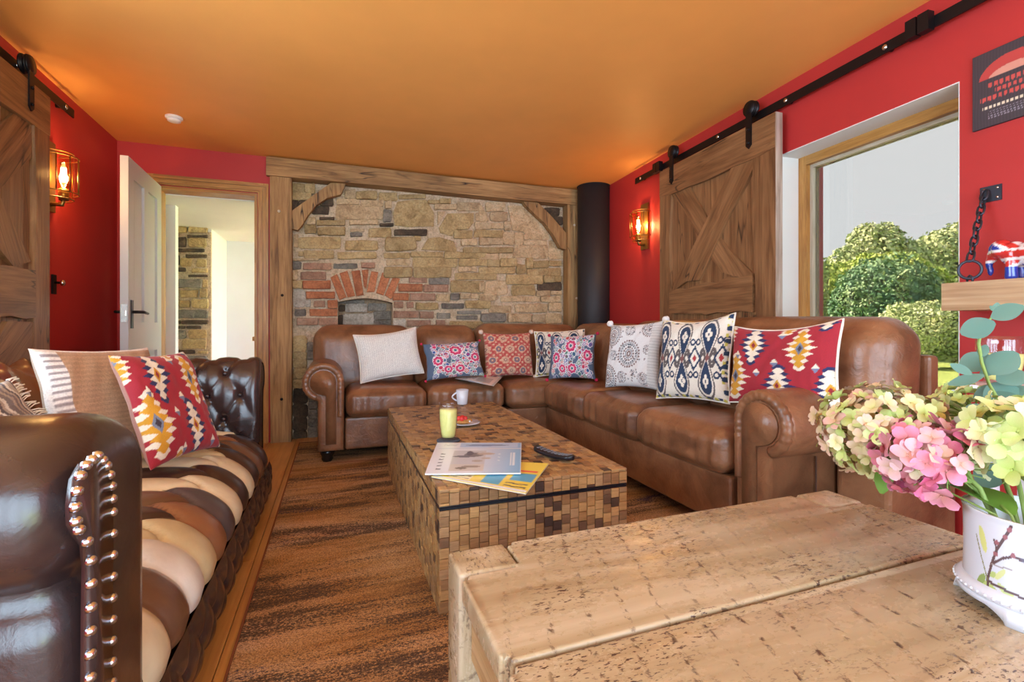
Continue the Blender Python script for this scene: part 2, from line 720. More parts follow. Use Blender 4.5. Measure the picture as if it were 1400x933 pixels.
# lining and architrave
for (p, q, r, s) in ((d_l, d_l + .022, 0, d_top), (d_r - .022, d_r, 0, d_top), (d_l + .022, d_r - .022, d_top - .022, d_top)):
    prect('lining', DW, p, q, r, s, -.165, .004, M_OAKNEW, dr, b=.002)
aw = .082
for (p, q, r, s) in ((d_l - aw, d_l - .006, 0, d_top + aw), (d_r + .006, d_r + aw, 0, d_top + aw), (d_l - .006, d_r + .006, d_top + .006, d_top + aw)):
    prect('architrave', DW, p, q, r, s, .0005, .020, M_OAKNEW, dr, b=.004)
for (p, q, r, s) in ((d_r + .016, d_r + .040, 0, d_top + .016), (d_l - .01, d_r + .04, d_top + .016, d_top + .040), (d_r + .052, d_r + .066, 0, d_top + .05), (d_l - .01, d_r + .066, d_top + .052, d_top + .066)):
    prect('moulding', DW, p, q, r, s, .020, .030, M_OAKNEW, dr, b=.003)

# door leaf, swung open into the room (hinged on the left jamb)
hinge = Vector((d_l + .005, 4.345, 0))
lead = Vector((-1.262, 3.63, 0))
dv = (lead - hinge).normalized()
LP = Plane(hinge, dv, Vector((-dv.y, dv.x, 0)) if -dv.y > 0 else Vector((dv.y, -dv.x, 0)))
LW_ = (lead - hinge).length
leaf = tag(thing('panel_door', (hinge + lead) / 2, kind=None), 'pale grey painted panel door standing open beside the doorway', 'door')
Z0, Z1 = .012, d_top - .012
st = .105
prect('panel_sheet', LP, .02, LW_ - .02, Z0 + .02, Z1 - .02, .014, .026, M_GREYWHITE, leaf, b=0)
for (p, q, r, s) in ((0, st, Z0, Z1), (LW_ - st, LW_, Z0, Z1), (st, LW_ - st, Z0, Z0 + .2), (st, LW_ - st, Z1 - .12, Z1), (st, LW_ - st, .78, .98),
                     (LW_ / 2 - .045, LW_ / 2 + .045, Z0 + .2, .78), (LW_ / 2 - .045, LW_ / 2 + .045, .98, Z1 - .12)):
    prect('rail', LP, p, q, r, s, 0, .042, M_GREYWHITE, leaf, b=.005)
for (p, q) in ((st, LW_ / 2 - .045), (LW_ / 2 + .045, LW_ - st)):
    for (r, s) in ((Z0 + .2, .78), (.98, Z1 - .12)):
        prect('raised_panel', LP, p + .03, q - .03, r + .03, s - .03, .026, .034, M_GREYWHITE, leaf, b=.006)
ph = prect('handle_plate', LP, LW_ - .080, LW_ - .040, .94, 1.12, .042, .047, M_BLACK, leaf, b=.003)
hb = LP.pt(LW_ - .06, 1.045, .047)
tube('lever', [hb, hb + LP.n * .045, hb + LP.n * .052 - LP.u * .02, hb + LP.n * .052 - LP.u * .11 + Vector((0, 0, -.008))], [.010, .010, .010, .008], M_BLACK, leaf)
hb2 = LP.pt(LW_ - .06, 1.045, 0)
tube('lever', [hb2, hb2 - LP.n * .04, hb2 - LP.n * .046 - LP.u * .1], [.010, .010, .008], M_BLACK, leaf)
EP = Plane(LP.pt(LW_, 0, 0), LP.n, LP.u)
prect('latch_plate', EP, .006, .036, .98, 1.09, 0, .003, M_STEEL, leaf, b=.001)
prect('latch_bolt', EP, .013, .029, 1.02, 1.05, .003, .012, M_STEEL, leaf, b=.002)

# ---- hall beyond the doorway
HC = 2.0
structure(box('wall_hall_entry', (-2.4, 4.5315, 0), (d_l - .001, 4.545, HC), M_WHITE))
structure(box('wall_hall_entry', (d_r + .001, 4.5315, 0), (-.53, 4.545, HC), M_WHITE))
M_HALL = m_paint('cool_white_paint', (222, 226, 232), .7, .03)
structure(box('wall_hall_near', (-2.4, 4.90, 0), (-1.31, 4.98, HC), M_WHITE))
structure(box('wall_hall_pier', (-2.4, 5.985, 0), (-1.27, 6.85, HC), M_WHITE))
structure(box('wall_hall_far', (-1.28, 6.74, 0), (1.4, 6.84, HC + .3), M_HALL))
structure(box('wall_hall_side', (1.3, 4.62, 0), (1.4, 6.8, .7), M_WHITE))
structure(box('wall_hall_left', (-2.5, 4.5, 0), (-2.4, 6.0, HC + .1), M_WHITE))
structure(box('ceiling_hall', (-2.5, 4.531, HC), (1.4, 6.85, HC + .12), M_WHITE))
structure(box('floor_hall', (-2.5, 4.60, -.12), (1.4, 6.85, -.002), M_FLOOR))
portal('hall_portal', (1.42, 5.7, 1.35), (0, PI / 2, 0), 1.25, 2.1)

nw = tag(thing('newel_post', (-.72, 5.5, 0)), 'short honey oak newel post with a square cap in the hall', 'post')
npx = Plane((0, 5.5, 0), (1, 0, 0), (0, -1, 0))
na = npx.pix(350, 470)[0]
box('post', (na, 5.46, 0), (na + .09, 5.55, .80), M_OAKNEW, nw, .004)
box('cap', (na - .025, 5.435, .80), (na + .115, 5.575, .845), M_OAKNEW, nw, .008)

# ---- garden outside
def m_grass():
    t = NT('lawn_grass')
    v = t.coord((1, 1, 1), rnd=False)
    f = t.noise(v, 1.2, 6, .7)
    f2 = t.noise(v, 40, 3)
    return t.out(t.ramp(f, [(.3, (120, 150, 70)), (.7, (168, 184, 100))]), .9, t.bump(f2, .6, .05))


gb = bmesh.new()
for (x, y) in ((2.75, -14), (70, -14), (70, 60), (2.75, 60)): gb.verts.new((x, y, -.10))
gb.faces.new(gb.verts)
structure(from_bm('ground', gb, m_grass()))
M_PAVE = m_paint('bounce_grey', (150, 146, 138), .8, .1, .3)
pav = structure(thing('bounce_paving', (3.6, 4, -.1)))  # added out of view so the bounce into the hall stays neutral
for i_ in range(4):
    for j_ in range(10):
        box('bounce_slab', (2.76 + i_ * .9, -1.5 + j_ * .9, -.0995), (2.76 + i_ * .9 + .89, -1.5 + j_ * .9 + .89, -.07), M_PAVE, pav, .006)
box('bounce_slab', (1.45, 4.7, -.0995), (2.75, 7.5, -.07), M_PAVE, pav, .006)

M_BARK = m_wood('bark', (84, 66, 48), (104, 84, 62), (54, 42, 32), 2, .9, .6)


def m_leaf(name, c1, c2, c3):
    t = NT(name)
    v = t.coord((1, 1, 1), rnd=False)
    f = t.noise(v, 1.6, 4, .7)
    t.b.inputs['Transmission Weight'].default_value = 0
    t.b.inputs['Subsurface Weight'].default_value = 0
    return t.out(t.ramp(f, [(.32, c1), (.5, c2), (.68, c3)]), .6)


LEAF_A = m_leaf('leaf_bright', (112, 150, 62), (166, 190, 88), (222, 226, 140))
LEAF_B = m_leaf('leaf_deep', (58, 104, 84), (92, 136, 98), (156, 182, 128))
LEAF_C = m_leaf('leaf_grey', (136, 160, 110), (168, 186, 134), (206, 212, 164))


def foliage(name, blobs, n, size, mat, parent, seed):
    rs = np.random.RandomState(seed)
    V, Fs = [], []
    tot = sum(b[3] * b[4] for b in blobs)
    for (x, y, z, rx, rz) in blobs:
        m = int(n * rx * rz / tot)
        d = rs.randn(m, 3)
        d /= np.linalg.norm(d, axis=1, keepdims=True)
        rad = (1 - .34 * rs.rand(m) ** 2)[:, None] * (1 + .16 * snoise(d, 5, seed)[:, None] + .07 * snoise(d, 19, seed + 1)[:, None])
        c = np.array([x, y, z]) + d * rad * np.array([rx, rx, rz])
        nn = d + .75 * rs.randn(m, 3)
        nn /= np.linalg.norm(nn, axis=1, keepdims=True)
        a = np.cross(nn, rs.randn(m, 3))
        a /= np.linalg.norm(a, axis=1, keepdims=True)
        b = np.cross(nn, a)
        s = size * (.6 + .8 * rs.rand(m))[:, None]
        base = len(V)
        quad = np.stack([c - a * s, c - b * s * .5, c + a * s, c + b * s * .5], 1).reshape(-1, 3)
        V.extend(quad.tolist())
        Fs.extend([(base + 4 * i, base + 4 * i + 1, base + 4 * i + 2, base + 4 * i + 3) for i in range(m)])
    o = from_np(name, V, Fs, mat, parent, False)
    o['kind'] = 'stuff'
    return o


def garden(name, label, cat, pxs, t, mat, n, size, seed, trunk=True, group=None):
    """pxs: list of (px, py, radius_px, squash) clumps at distance t"""
    blobs = []
    for (px, py, r, q) in pxs:
        p = EYE + ray(px, py) * t
        blobs.append((p.x, p.y, max(p.z, r / F_PX * t * q * .6 - .1), r / F_PX * t, r / F_PX * t * q))
    p0 = blobs[0]
    o = thing(name, (p0[0], p0[1], -.1), label, cat, group)
    foliage('foliage', blobs, n, size, mat, o, seed)
    if trunk:
        bm = bmesh.new()
        for i in range(4):
            a = i * 1.7
            tube_bm(bm, [(p0[0] + .1 * math.cos(a), p0[1] + .1 * math.sin(a), -.12), (p0[0] + .2 * math.cos(a), p0[1] + .2 * math.sin(a), p0[2] * .45),
                         (p0[0] + p0[3] * .5 * math.cos(a), p0[1] + p0[3] * .5 * math.sin(a), p0[2] + p0[4] * .4)], [.09, .06, .02], 7)
        from_bm('trunk', bm, M_BARK, o, True)
    return o


garden('garden_tree', 'tall loose leafy tree rising behind the round garden bush', 'tree',
       [(1196, 355, 40, 1.1), (1160, 372, 34, 1), (1228, 362, 36, 1), (1186, 330, 24, 1), (1210, 326, 20, 1), (1140, 395, 26, 1), (1165, 400, 40, 1.2), (1215, 400, 42, 1.2)], 26, LEAF_C, 22000, .115, 1)
garden('garden_tree', 'airy grey-green tree reaching over the clipped hedge', 'tree',
       [(1285, 350, 36, 1), (1318, 345, 40, 1.1), (1264, 368, 26, 1), (1300, 390, 44, 1), (1350, 360, 44, 1.1)], 29, LEAF_C, 18000, .125, 2)
garden('garden_bush', 'large round dark green bush on the lawn', 'bush',
       [(1206, 410, 58, 1.0), (1180, 420, 40, 1), (1238, 418, 44, 1), (1206, 440, 60, .8)], 15.5, LEAF_B, 26000, .062, 3)
garden('garden_bush', 'bright yellow-green bush arching above the round dark bush', 'bush',
       [(1190, 372, 30, .8), (1225, 375, 36, .8), (1160, 390, 34, .9), (1262, 392, 30, .9), (1145, 412, 30, 1)], 20.5, LEAF_A, 18000, .085, 4)
garden('garden_bush', 'tall light green bush beside the window frame', 'bush',
       [(1110, 400, 40, 1.2), (1085, 380, 40, 1.2), (1060, 390, 44, 1.3), (1120, 430, 36, 1), (1030, 390, 46, 1.4), (990, 400, 46, 1.4)], 19, LEAF_A, 20000, .08, 5)
garden('garden_hedge', 'low clipped pale green hedge at the lawn edge', 'hedge',
       [(1285, 450, 40, 1.0), (1320, 455, 42, 1), (1250, 452, 40, 1), (1360, 455, 44, 1), (1410, 455, 44, 1)], 11.8, LEAF_C, 22000, .045, 6, False)
garden('garden_hedge', 'distant dark hedgerow closing off the lawn', 'hedge',
       [(960 + 60 * i, 432, 44, .55) for i in range(11)], 36, LEAF_B, 8000, .28, 7, False)
# unseen overhang added to keep the sun out of the left window
structure(box('sun_block_overhang', (-2.95, REAR - .3, CEIL + .06), (-1.77, 4.6, CEIL + .16), M_OAK))

# ================================================================== STONE WALL AND OAK FRAME
def m_stone(name, c1, c2, c3, bump=.7):
    t = NT(name)
    v = t.coord((1, 1, 1))
    f = t.noise(v, 9, 6, .65, .6)
    f2 = t.noise(v, 60, 4, .7)
    col = t.ramp(f, [(.3, c3), (.5, c1), (.7, c2)])
    col = t.mix(col, t.ramp(f2, [(.32, (150, 140, 128)), (.6, (255, 255, 255))]), .55, 'MULTIPLY')
    oi = t.n('ShaderNodeObjectInfo')
    col = t.mix(col, t.ramp(oi.outputs['Random'], [(0, (210, 204, 194)), (.5, (238, 232, 220)), (1, (255, 250, 240))]), .75, 'MULTIPLY')
    nb = t.bump(f2, bump * .9, .010)
    nb = t.bump(f, bump * 1.2, .03, nb)
    return t.out(col, .9, nb)


STONE = {
    'o': m_stone('ochre_stone', (206, 178, 128), (220, 198, 152), (164, 136, 92)),
    't': m_stone('tan_stone', (222, 194, 154), (234, 212, 176), (184, 154, 116)),
    'g': m_stone('grey_stone', (148, 142, 132), (176, 170, 158), (104, 98, 92)),
    'd': m_stone('dark_stone', (98, 82, 66), (122, 104, 84), (66, 56, 48)),
    'b': m_stone('orange_brick', (206, 132, 92), (220, 152, 112), (166, 98, 68), .6),
    'p': m_stone('worn_brick', (186, 146, 122), (206, 176, 154), (148, 110, 90), .5),
    'w': m_stone('lime_washed_stone', (206, 200, 188), (224, 218, 206), (160, 152, 140), .5),
}
M_MORTAR = m_stone('lime_mortar', (232, 210, 180), (240, 222, 198), (204, 178, 146), .9)
M_MORTAR_OLD = m_stone('old_earth_mortar', (176, 150, 120), (196, 172, 142), (132, 110, 86), .5)

# crop origin and zoom of the measured stones
CR = {'A': (395, 245, 9.33), 'B': (525, 245, 9.33), 'C': (655, 260, 9.33), 'D': (395, 340, 9.33),
      'E': (525, 345, 8.48), 'F': (655, 350, 8.48), 'G': (395, 430, 4.911)}
RECTS = {
 'A': """20 60 200 180 o;210 70 330 180 o;20 185 290 270 o;20 280 120 400 d;125 285 210 400 d;400 240 560 340 d;300 350 510 450 d;
  715 140 850 245 t;860 165 1120 260 o;1150 175 1378 270 o;610 255 900 325 t;915 275 1210 350 t;600 345 1190 515 t;770 525 1130 585 t;
  1228 285 1312 375 t;1205 400 1300 545 g;1160 570 1330 605 d;355 528 720 592 o;390 490 580 522 d;200 585 345 690 o;230 490 340 575 t;
  365 622 720 715 o;780 632 960 672 t;785 685 930 735 g;1020 630 1300 745 o;60 710 118 870 t;130 750 660 885 o;715 790 1130 905 o""",
 'B': """190 200 530 250 o;560 270 700 316 o;710 255 850 316 o;640 325 920 390 t;935 300 1225 400 t;890 658 1120 760 o;130 648 545 718 d;
  375 732 465 792 o;20 750 400 905 o;985 772 1180 850 t;1170 430 1306 535 t;1160 550 1306 640 t;1150 650 1300 740 o""",
 'C': """80 165 320 265 t;145 285 360 395 t;0 425 150 498 t;158 425 308 498 t;318 400 400 520 t;0 522 308 605 o;0 612 300 700 t;308 545 440 695 t;
  -200 738 425 802 o;575 565 640 630 t;450 545 558 695 t;440 705 875 865 t;570 645 860 698 t;888 745 1085 880 t;900 645 980 735 t;
  830 230 1020 330 d;900 340 1060 450 d;0 815 235 885 t;250 812 430 890 t""",
 'D': """190 32 570 125 o;120 40 182 95 o;622 50 1110 132 o;48 128 380 158 t;50 170 158 262 g;182 190 540 268 p;568 195 870 254 g;925 182 1090 248 p;
  152 302 470 395 p;48 278 108 400 t;50 412 168 508 o;182 416 530 514 b;222 556 580 635 b;50 530 208 740 w;212 660 278 740 w;322 672 458 745 p;
  497 662 618 760 b;268 776 615 860 b;76 782 214 860 g;106 892 370 975 p;382 892 620 975 p""",
 'E': """0 10 300 68 o;312 0 680 55 o;700 0 1187 68 o;30 82 300 155 t;0 175 322 288 o;338 62 845 172 o;870 78 1187 160 o;860 170 1070 226 t;
  345 178 780 290 o;822 242 1300 318 o;292 294 495 352 p;520 302 755 374 g;172 370 440 455 b;462 382 738 458 p;772 332 1155 465 o;
  102 480 280 558 b;302 482 590 560 p;612 492 760 570 t;772 482 870 550 g;880 482 990 540 t;1012 482 1187 540 t;116 576 220 645 p;
  266 580 340 645 p;366 592 620 665 o;672 597 920 655 g;946 562 1230 650 o;112 686 400 760 p;416 692 570 765 p;612 706 768 770 g;
  850 682 1120 716 g;842 738 1080 780 g;112 782 250 890 w;266 792 540 860 p;602 792 700 862 p;762 802 1140 890 o""",
 'F': """92 42 230 125 o;0 132 412 203 o;242 32 425 128 o;432 102 540 203 o;556 157 680 225 o;625 62 800 138 o;545 30 615 148 o;802 62 945 120 o;
  690 142 945 225 o;312 222 730 328 o;746 232 950 304 o;682 312 950 400 d;62 302 318 455 t;0 302 55 410 t;382 342 645 455 o;
  662 408 820 468 t;830 410 950 452 t;0 442 190 520 t;252 472 700 530 t;712 474 880 536 t;890 460 950 536 t;0 532 85 610 t;112 582 370 660 t;
  422 562 785 655 t;806 545 950 642 t;22 672 300 758 g;332 677 590 770 t;612 682 760 770 t;772 672 955 780 t;52 782 280 812 g;342 786 900 812 t""",
 'G': """125 190 175 240 g;125 247 175 300 g;125 307 170 360 w;130 380 190 440 g;130 450 190 510 t;130 520 190 575 g;130 582 190 632 g;130 640 190 690 g;130 698 190 750 g;130 757 190 830 g;
  30 150 118 250 o;30 255 118 300 o;30 306 118 360 o;30 366 118 430 o;30 436 118 492 o;30 500 120 600 d;30 606 125 690 d;28 698 122 780 d;28 786 118 860 d""",
}
POLYS = [
 ('B', [(170, 290), (380, 265), (540, 265), (600, 370), (636, 430), (636, 605), (300, 612), (135, 590), (115, 430)], 'o'),
 ('B', [(680, 415), (780, 420), (735, 510), (685, 590)], 't'),
 ('B', [(810, 440), (1145, 435), (1140, 560), (1070, 645), (890, 648), (870, 730), (720, 690), (700, 620)], 'o'),
 ('B', [(560, 760), (700, 742), (885, 792), (925, 900), (915, 930), (475, 900)], 'o'),
 ('C', [(-10, 190), (30, 190), (125, 395), (10, 408)], 't'),
 ('C', [(365, 200), (600, 200), (760, 330), (915, 560), (885, 635), (665, 635), (560, 535), (425, 515), (400, 390)], 't'),
]
ARCH = [('D', [(530, 370), (615, 325), (735, 620), (645, 660)]), ('D', [(645, 315), (745, 285), (845, 605), (750, 625)]),
        ('D', [(795, 290), (905, 275), (955, 595), (860, 610)]), ('D', [(930, 275), (1015, 265), (988, 520), (955, 480)]),
        ('D', [(1050, 290), (1140, 300), (1092, 555), (990, 560)]), ('D', [(1190, 305), (1300, 340), (1205, 600), (1112, 570)]),
        ('E', [(112, 270), (185, 310), (85, 550), (8, 500)])]
INNER = {'D': """640 660 960 700 g;720 712 1000 808 w;1012 706 1240 790 g;690 832 1090 975 w;1130 806 1306 910 d;640 725 715 800 d;630 850 686 975 d;1110 920 1306 990 g""",
         'E': """-120 690 85 780 g;-120 790 90 880 g"""}

# recess (small arched hearth) outline on the wall
r_l = BW.pix(462, 440)[0]
r_r = BW.pix(537, 440)[0]
r_b = .45
r_t = BW.pix(500, 408)[1]
r_s = BW.pix(462, 413)[1]
sw = structure(thing('wall_front_stone', (.95, 4.5, 0)))


def mortar_slab():
    """mortar backing with the arched recess cut out"""
    bm = bmesh.new()
    x0, x1 = -.52, 2.32
    n = 10
    arc = [(r_l + (r_r - r_l) * i / n, r_s + (r_t - r_s) * math.sin(PI * i / n)) for i in range(n + 1)]

    def slab(poly, d0, d1):
        A = [bm.verts.new(BW.pt(a, b, d0)) for (a, b) in poly]
        B = [bm.verts.new(BW.pt(a, b, d1)) for (a, b) in poly]
        bm.faces.new(A)
        bm.faces.new(B[::-1])
        m = len(poly)
        for i in range(m): bm.faces.new((A[i], B[i], B[(i + 1) % m], A[(i + 1) % m]))
    slab([(x0, 0), (r_l, 0), (r_l, CEIL), (x0, CEIL)], 0, -.16)
    slab([(r_r, 0), (x1, 0), (x1, CEIL), (r_r, CEIL)], 0, -.16)
    slab([(r_l, 0), (r_r, 0), (r_r, r_b), (r_l, r_b)], 0, -.16)
    for i in range(n):
        slab([arc[i], arc[i + 1], (arc[i + 1][0], CEIL), (arc[i][0], CEIL)], 0, -.16)
    return from_bm('mortar', bm, M_MORTAR, sw)


mortar_slab()
box('recess_back', (r_l - .03, 4.46 + .161, r_b - .05), (r_r + .03, 4.75, r_t + .06), M_MORTAR_OLD, sw)


def stone_outline(x0, y0, x1, y1, rnd=.16):
    w, h = x1 - x0, y1 - y0
    c = min(abs(w), abs(h)) * rnd
    J = lambda s: s * (R_.random() - .5)
    pts = []
    e_ = min(abs(w), abs(h)) * .05
    x0, x1, y0, y1 = x0 - e_, x1 + e_, y0 - e_, y1 + e_
    w, h = x1 - x0, y1 - y0
    n = max(2, min(5, int(abs(w / h) * 1.2)))
    for i in range(n + 1):
        pts.append((x0 + c * .6 + (w - 1.2 * c) * i / n, y0 + J(c * .7)))
    pts.append((x1 + J(c * .4), y0 + c))
    pts.append((x1 + J(c * .8), y1 - c))
    for i in range(n + 1):
        pts.append((x1 - c * .6 - (w - 1.2 * c) * i / n, y1 + J(c * .7)))
    pts.append((x0 + J(c * .4), y1 - c))
    pts.append((x0 + J(c * .8), y0 + c))
    return pts


def cvt(cr, pts, pl=BW, off=0.01):
    ox, oy, z = CR[cr]
    return [pl.pix(ox + x / z, oy + y / z, off) for (x, y) in pts]


def add_stone(cr, pts, c, out=None, parent=sw, pl=BW, base=0.0, brick=False):
    uv = cvt(cr, pts, pl, base + .01)
    out = out if out is not None else R_.uniform(.008, .034)
    m = STONE[c]
    nm = 'brick' if c in 'bp' or brick else 'stone'
    return ppoly(nm, pl, uv, base - .02, base + out, m, parent, 0, 0, dome=R_.uniform(.004, .010), smooth=False)


for cr, s in RECTS.items():
    for it in s.replace('\n', '').split(';'):
        f = it.split()
        x0, y0, x1, y1 = map(float, f[:4])
        px = CR[cr][0] + (x0 + x1) / 2 / CR[cr][2]
        add_stone(cr, stone_outline(x0, y0, x1, y1, .10 if f[4] in 'bp' else .2), f[4])
for cr, pts, c in POLYS:
    add_stone(cr, pts, c, .016)
for cr, pts in ARCH:
    add_stone(cr, pts, 'b', .012)
for cr, s in INNER.items():
    for it in s.replace('\n', '').split(';'):
        f = it.split()
        x0, y0, x1, y1 = map(float, f[:4])
        add_stone(cr, stone_outline(x0, y0, x1, y1, .2), f[4], None, sw, BW, -.16)
# lower courses hidden mostly by the sofa
for r in range(5):
    z = .06 + r * .075
    x = .0
    while x < 2.0:
        w = R_.uniform(.2, .4)
        if not (r_l - .1 < x < r_r and z > r_b - .1):
            ppoly('stone', BW, stone_outline(x, z, x + w, z + .06, .2), -.02, .012, STONE[R_.choice('gto')], sw, 0, 0, dome=.006)
        x += w + .015

# ---- oak frame: posts, lintel, braces, pegs
fr = tag(thing('oak_beam_frame', (.88, 4.38, 0)), 'rustic oak post and lintel frame with curved braces around the stone wall', 'timber frame')
FO = .13                                           # front of posts, in front of the stone face
def fpx(px, py, off=FO): return BW.pix(px, py, off)
pl0, pl1 = fpx(369, 400)[0], fpx(399, 400)[0]
pr0, pr1 = fpx(776.5, 400)[0], fpx(793, 400)[0]
zt = CEIL - .012
zb = fpx(364, 240)[1]
ppoly('post', BW, [(pl0 + .004, .0), (pl1 - .004, .0), (pl1, 1.1), (pl1 - .003, zb), (pl0, zb), (pl0 - .002, 1.2)], .021, FO, M_OAKBEAM, fr, PI / 2, .008)
ppoly('post', BW, [(pr0, .0), (pr1, .0), (pr1 + .002, 1.0), (pr1, zb), (pr0 - .003, zb), (pr0 + .002, 1.3)], .021, FO, M_OAKBEAM, fr, PI / 2, .008)
bx0, bx1 = fpx(364, 240)[0], fpx(792, 270)[0]
ppoly('lintel', BW, [(bx0, zb + .001), (bx0 + 1.0, zb + .006), (bx0 + 1.9, zb - .001), (bx1, zb + .001), (bx1, zt), (bx0 + 1.5, zt - .006), (bx0 + .6, zt), (bx0, zt)], .005, FO + .012, M_OAKBEAM, fr, 0, .01)


def brace(pix, parent):
    uv = [BW.pix(x, y, .09) for (x, y) in pix]
    ppoly('brace', BW, uv, .03, .095, M_OAKBEAM, parent, math.atan2(uv[1][1] - uv[0][1], uv[1][0] - uv[0][0]), .005)


brace([(398.5, 313), (397, 290), (452, 250.5), (473, 251), (466, 266), (447, 271), (432, 281), (420, 296), (413, 308), (407, 315)], fr)
brace([(775, 320), (775, 342), (766, 339), (757, 322), (744, 305), (728, 290), (718, 280), (716, 276), (735, 277), (752, 294)], fr)
pegm = m_plain('pale_peg', (214, 196, 172), .6)
for (x, y) in ((381.5, 289), (386, 404), (385, 546), (785, 308), (788, 408)):
    u, v = fpx(x, y)
    lathe('peg', [(.0, .0), (.011, .0), (.011, .010), (.0, .013)], M_BLACK if y > 400 and x < 400 else pegm, fr, BW.pt(u, v, FO), 12, BW.n)

# ---- black flue in the corner
fx = Plane((0, 4.20, 0), (1, 0, 0), (0, -1, 0))
c0, c1 = fx.pix(791.5, 350)[0], fx.pix(831, 350)[0]
rad = (c1 - c0) / 2 * .97
flue = tag(thing('stove_flue', ((c0 + c1) / 2, 4.2, 0)), 'matt black round flue pipe rising in the corner behind the sofa', 'flue')
lathe('pipe', [(rad, .0), (rad, CEIL - .001)], M_FLUE, flue, ((c0 + c1) / 2, 4.2, 0), 48)
lathe('ceiling_ring', [(rad + .001, CEIL - .006), (rad + .006, CEIL - .006), (rad + .006, CEIL - .001), (rad + .001, CEIL - .001)], M_FLUE, flue, ((c0 + c1) / 2, 4.2, 0), 48)

# ---- stone pier in the hall
HP = Plane((0, 5.93, 0), (1, 0, 0), (0, -1, 0))
hx0, hx1 = HP.pix(239, 400)[0], HP.pix(288, 400)[0]
hs = structure(thing('wall_hall_stone', ((hx0 + hx1) / 2, 5.95, 0)))
box('mortar', (hx0, 5.945, 0), (hx1, 5.984, 1.96), M_MORTAR, hs)
CR['H'] = (230, 300, 4.67)
HS = """50 50 120 85 o;132 48 250 86 o;125 102 252 118 d;48 118 115 172 d;132 120 240 176 o;66 188 230 208 d;115 226 246 244 d;46 232 72 290 d;80 250 150 298 o;
 182 258 244 304 o;32 310 110 334 d;152 316 250 340 o;128 354 252 368 d;38 384 218 436 g;222 390 250 434 o;34 458 64 496 d;80 454 190 498 o;206 444 250 498 o;
 40 524 66 560 o;76 520 138 560 o;156 512 258 564 o;50 582 252 630 g;90 646 256 668 d;50 648 80 666 d;50 682 108 698 d;118 682 210 698 d;60 712 110 760 g;
 134 708 244 760 o;98 768 244 822 o;50 836 170 858 d;190 842 252 858 o;106 876 244 918 g"""
for it in HS.replace('\n', '').split(';'):
    f = it.split()
    x0, y0, x1, y1 = map(float, f[:4])
    add_stone('H', stone_outline(x0, y0, x1, y1, .22), f[4], None, hs, HP, -.015)

# ================================================================== BARN DOORS, RAILS, LAMPS
def hanger(pl, parent, u, z_top, z_bot, o):
    """strap with a wheel riding on the rail"""
    ppoly('strap', pl, [(u - .021, z_bot + .02), (u, z_bot), (u + .021, z_bot + .02), (u + .021, z_top), (u - .021, z_top)], o, o + .007, M_BLACK, parent, PI / 2, .002)
    lathe('wheel', [(.0, .0), (.048, .0), (.048, .006), (.040, .010), (.040, .018), (.048, .022), (.048, .028), (.0, .028)], M_BLACK, parent, pl.pt(u, z_top - .004, o - .030), 24, pl.n)
    lathe('wheel_cap', [(.0, .0), (.046, .0), (.044, .006), (.0, .010)], M_BLACK, parent, pl.pt(u, z_top - .004, o), 24, pl.n)
    for zz in (z_bot + .035, z_bot + .115):
        lathe('bolt', [(.0, .0), (.009, .0), (.009, .006), (.0, .009)], M_BLACK, parent, pl.pt(u, zz, o + .007), 8, pl.n)


def rail(name, pl, u0, u1, z, o, label, bolts, stops):
    r = tag(thing(name, pl.pt((u0 + u1) / 2, z, o)), label, 'door rail')
    prect('bar', pl, u0, u1, z - .024, z + .024, o, o + .009, M_BLACK, r, b=.002)
    for u in bolts:
        lathe('spacer', [(.0, .0), (.012, .0), (.012, o), (.0, o)], M_BLACK, r, pl.pt(u, z, 0), 10, pl.n)
        lathe('bolt', [(.0, .0), (.013, .0), (.013, .005), (.007, .009), (.0, .009)], M_STEEL, r, pl.pt(u, z, o + .009), 8, pl.n)
    for u in stops:
        for du in (-.024, .024):
            prect('stop_block', pl, u + du - .021, u + du + .021, z - .036, z + .042, o + .0095, o + .045, M_BLACK, r, b=.003)
    return r


# right wall
o_r = .035
u0, zr0 = RWP.pix(869.5, 247.5, o_r)
zr = (RWP.pix(869.5, 247.5, o_r)[1] + RWP.pix(1180, 84, o_r)[1]) / 2
bol = [RWP.pix(x, 200, o_r)[0] for (x) in (877, 983, 1076, 1212)]
rail('barn_door_rail', RWP, .3, u0, zr, o_r, 'long black steel sliding rail above the garden window with bright bolts', bol, [RWP.pix(1263, 40, o_r)[0], RWP.pix(903, 230, o_r)[0]])
o_d = .048
D = lambda px, py, off=o_d + .045: RWP.pix(px, py, off)
ua, ub = D(1060, 300)[0], D(902, 300)[0]
ztop = (D(902, 233)[1] + D(1060, 157)[1]) / 2
bdr = tag(thing('barn_door', RWP.pt((ua + ub) / 2, .02, o_d)), 'rustic oak sliding barn door with crossed braces beside the garden window', 'barn door')
pw = (ub - ua - .02) / 6
for i in range(6):
    prect('plank', RWP, ua + .01 + i * pw + .001, ua + .01 + (i + 1) * pw - .001, .03, ztop - .02, o_d, o_d + .020, M_BARN, bdr, PI / 2, .003)


def live(u0, z0, u1, z1, n=9, amp=.01, seed=0):
    rs = random.Random(seed)
    return [(u0 + (u1 - u0) * i / n, z0 + (z1 - z0) * i / n + (rs.random() - .5) * 2 * amp) for i in range(n + 1)]


def dpoly(name, pl, pix, o0, o1, parent, g, off):
    uv = [pl.pix(x, y, off) for (x, y) in pix]
    return ppoly(name, pl, uv, o0, o1, M_BARN, parent, g, .006)


e1, e2 = o_d + .020, o_d + .045
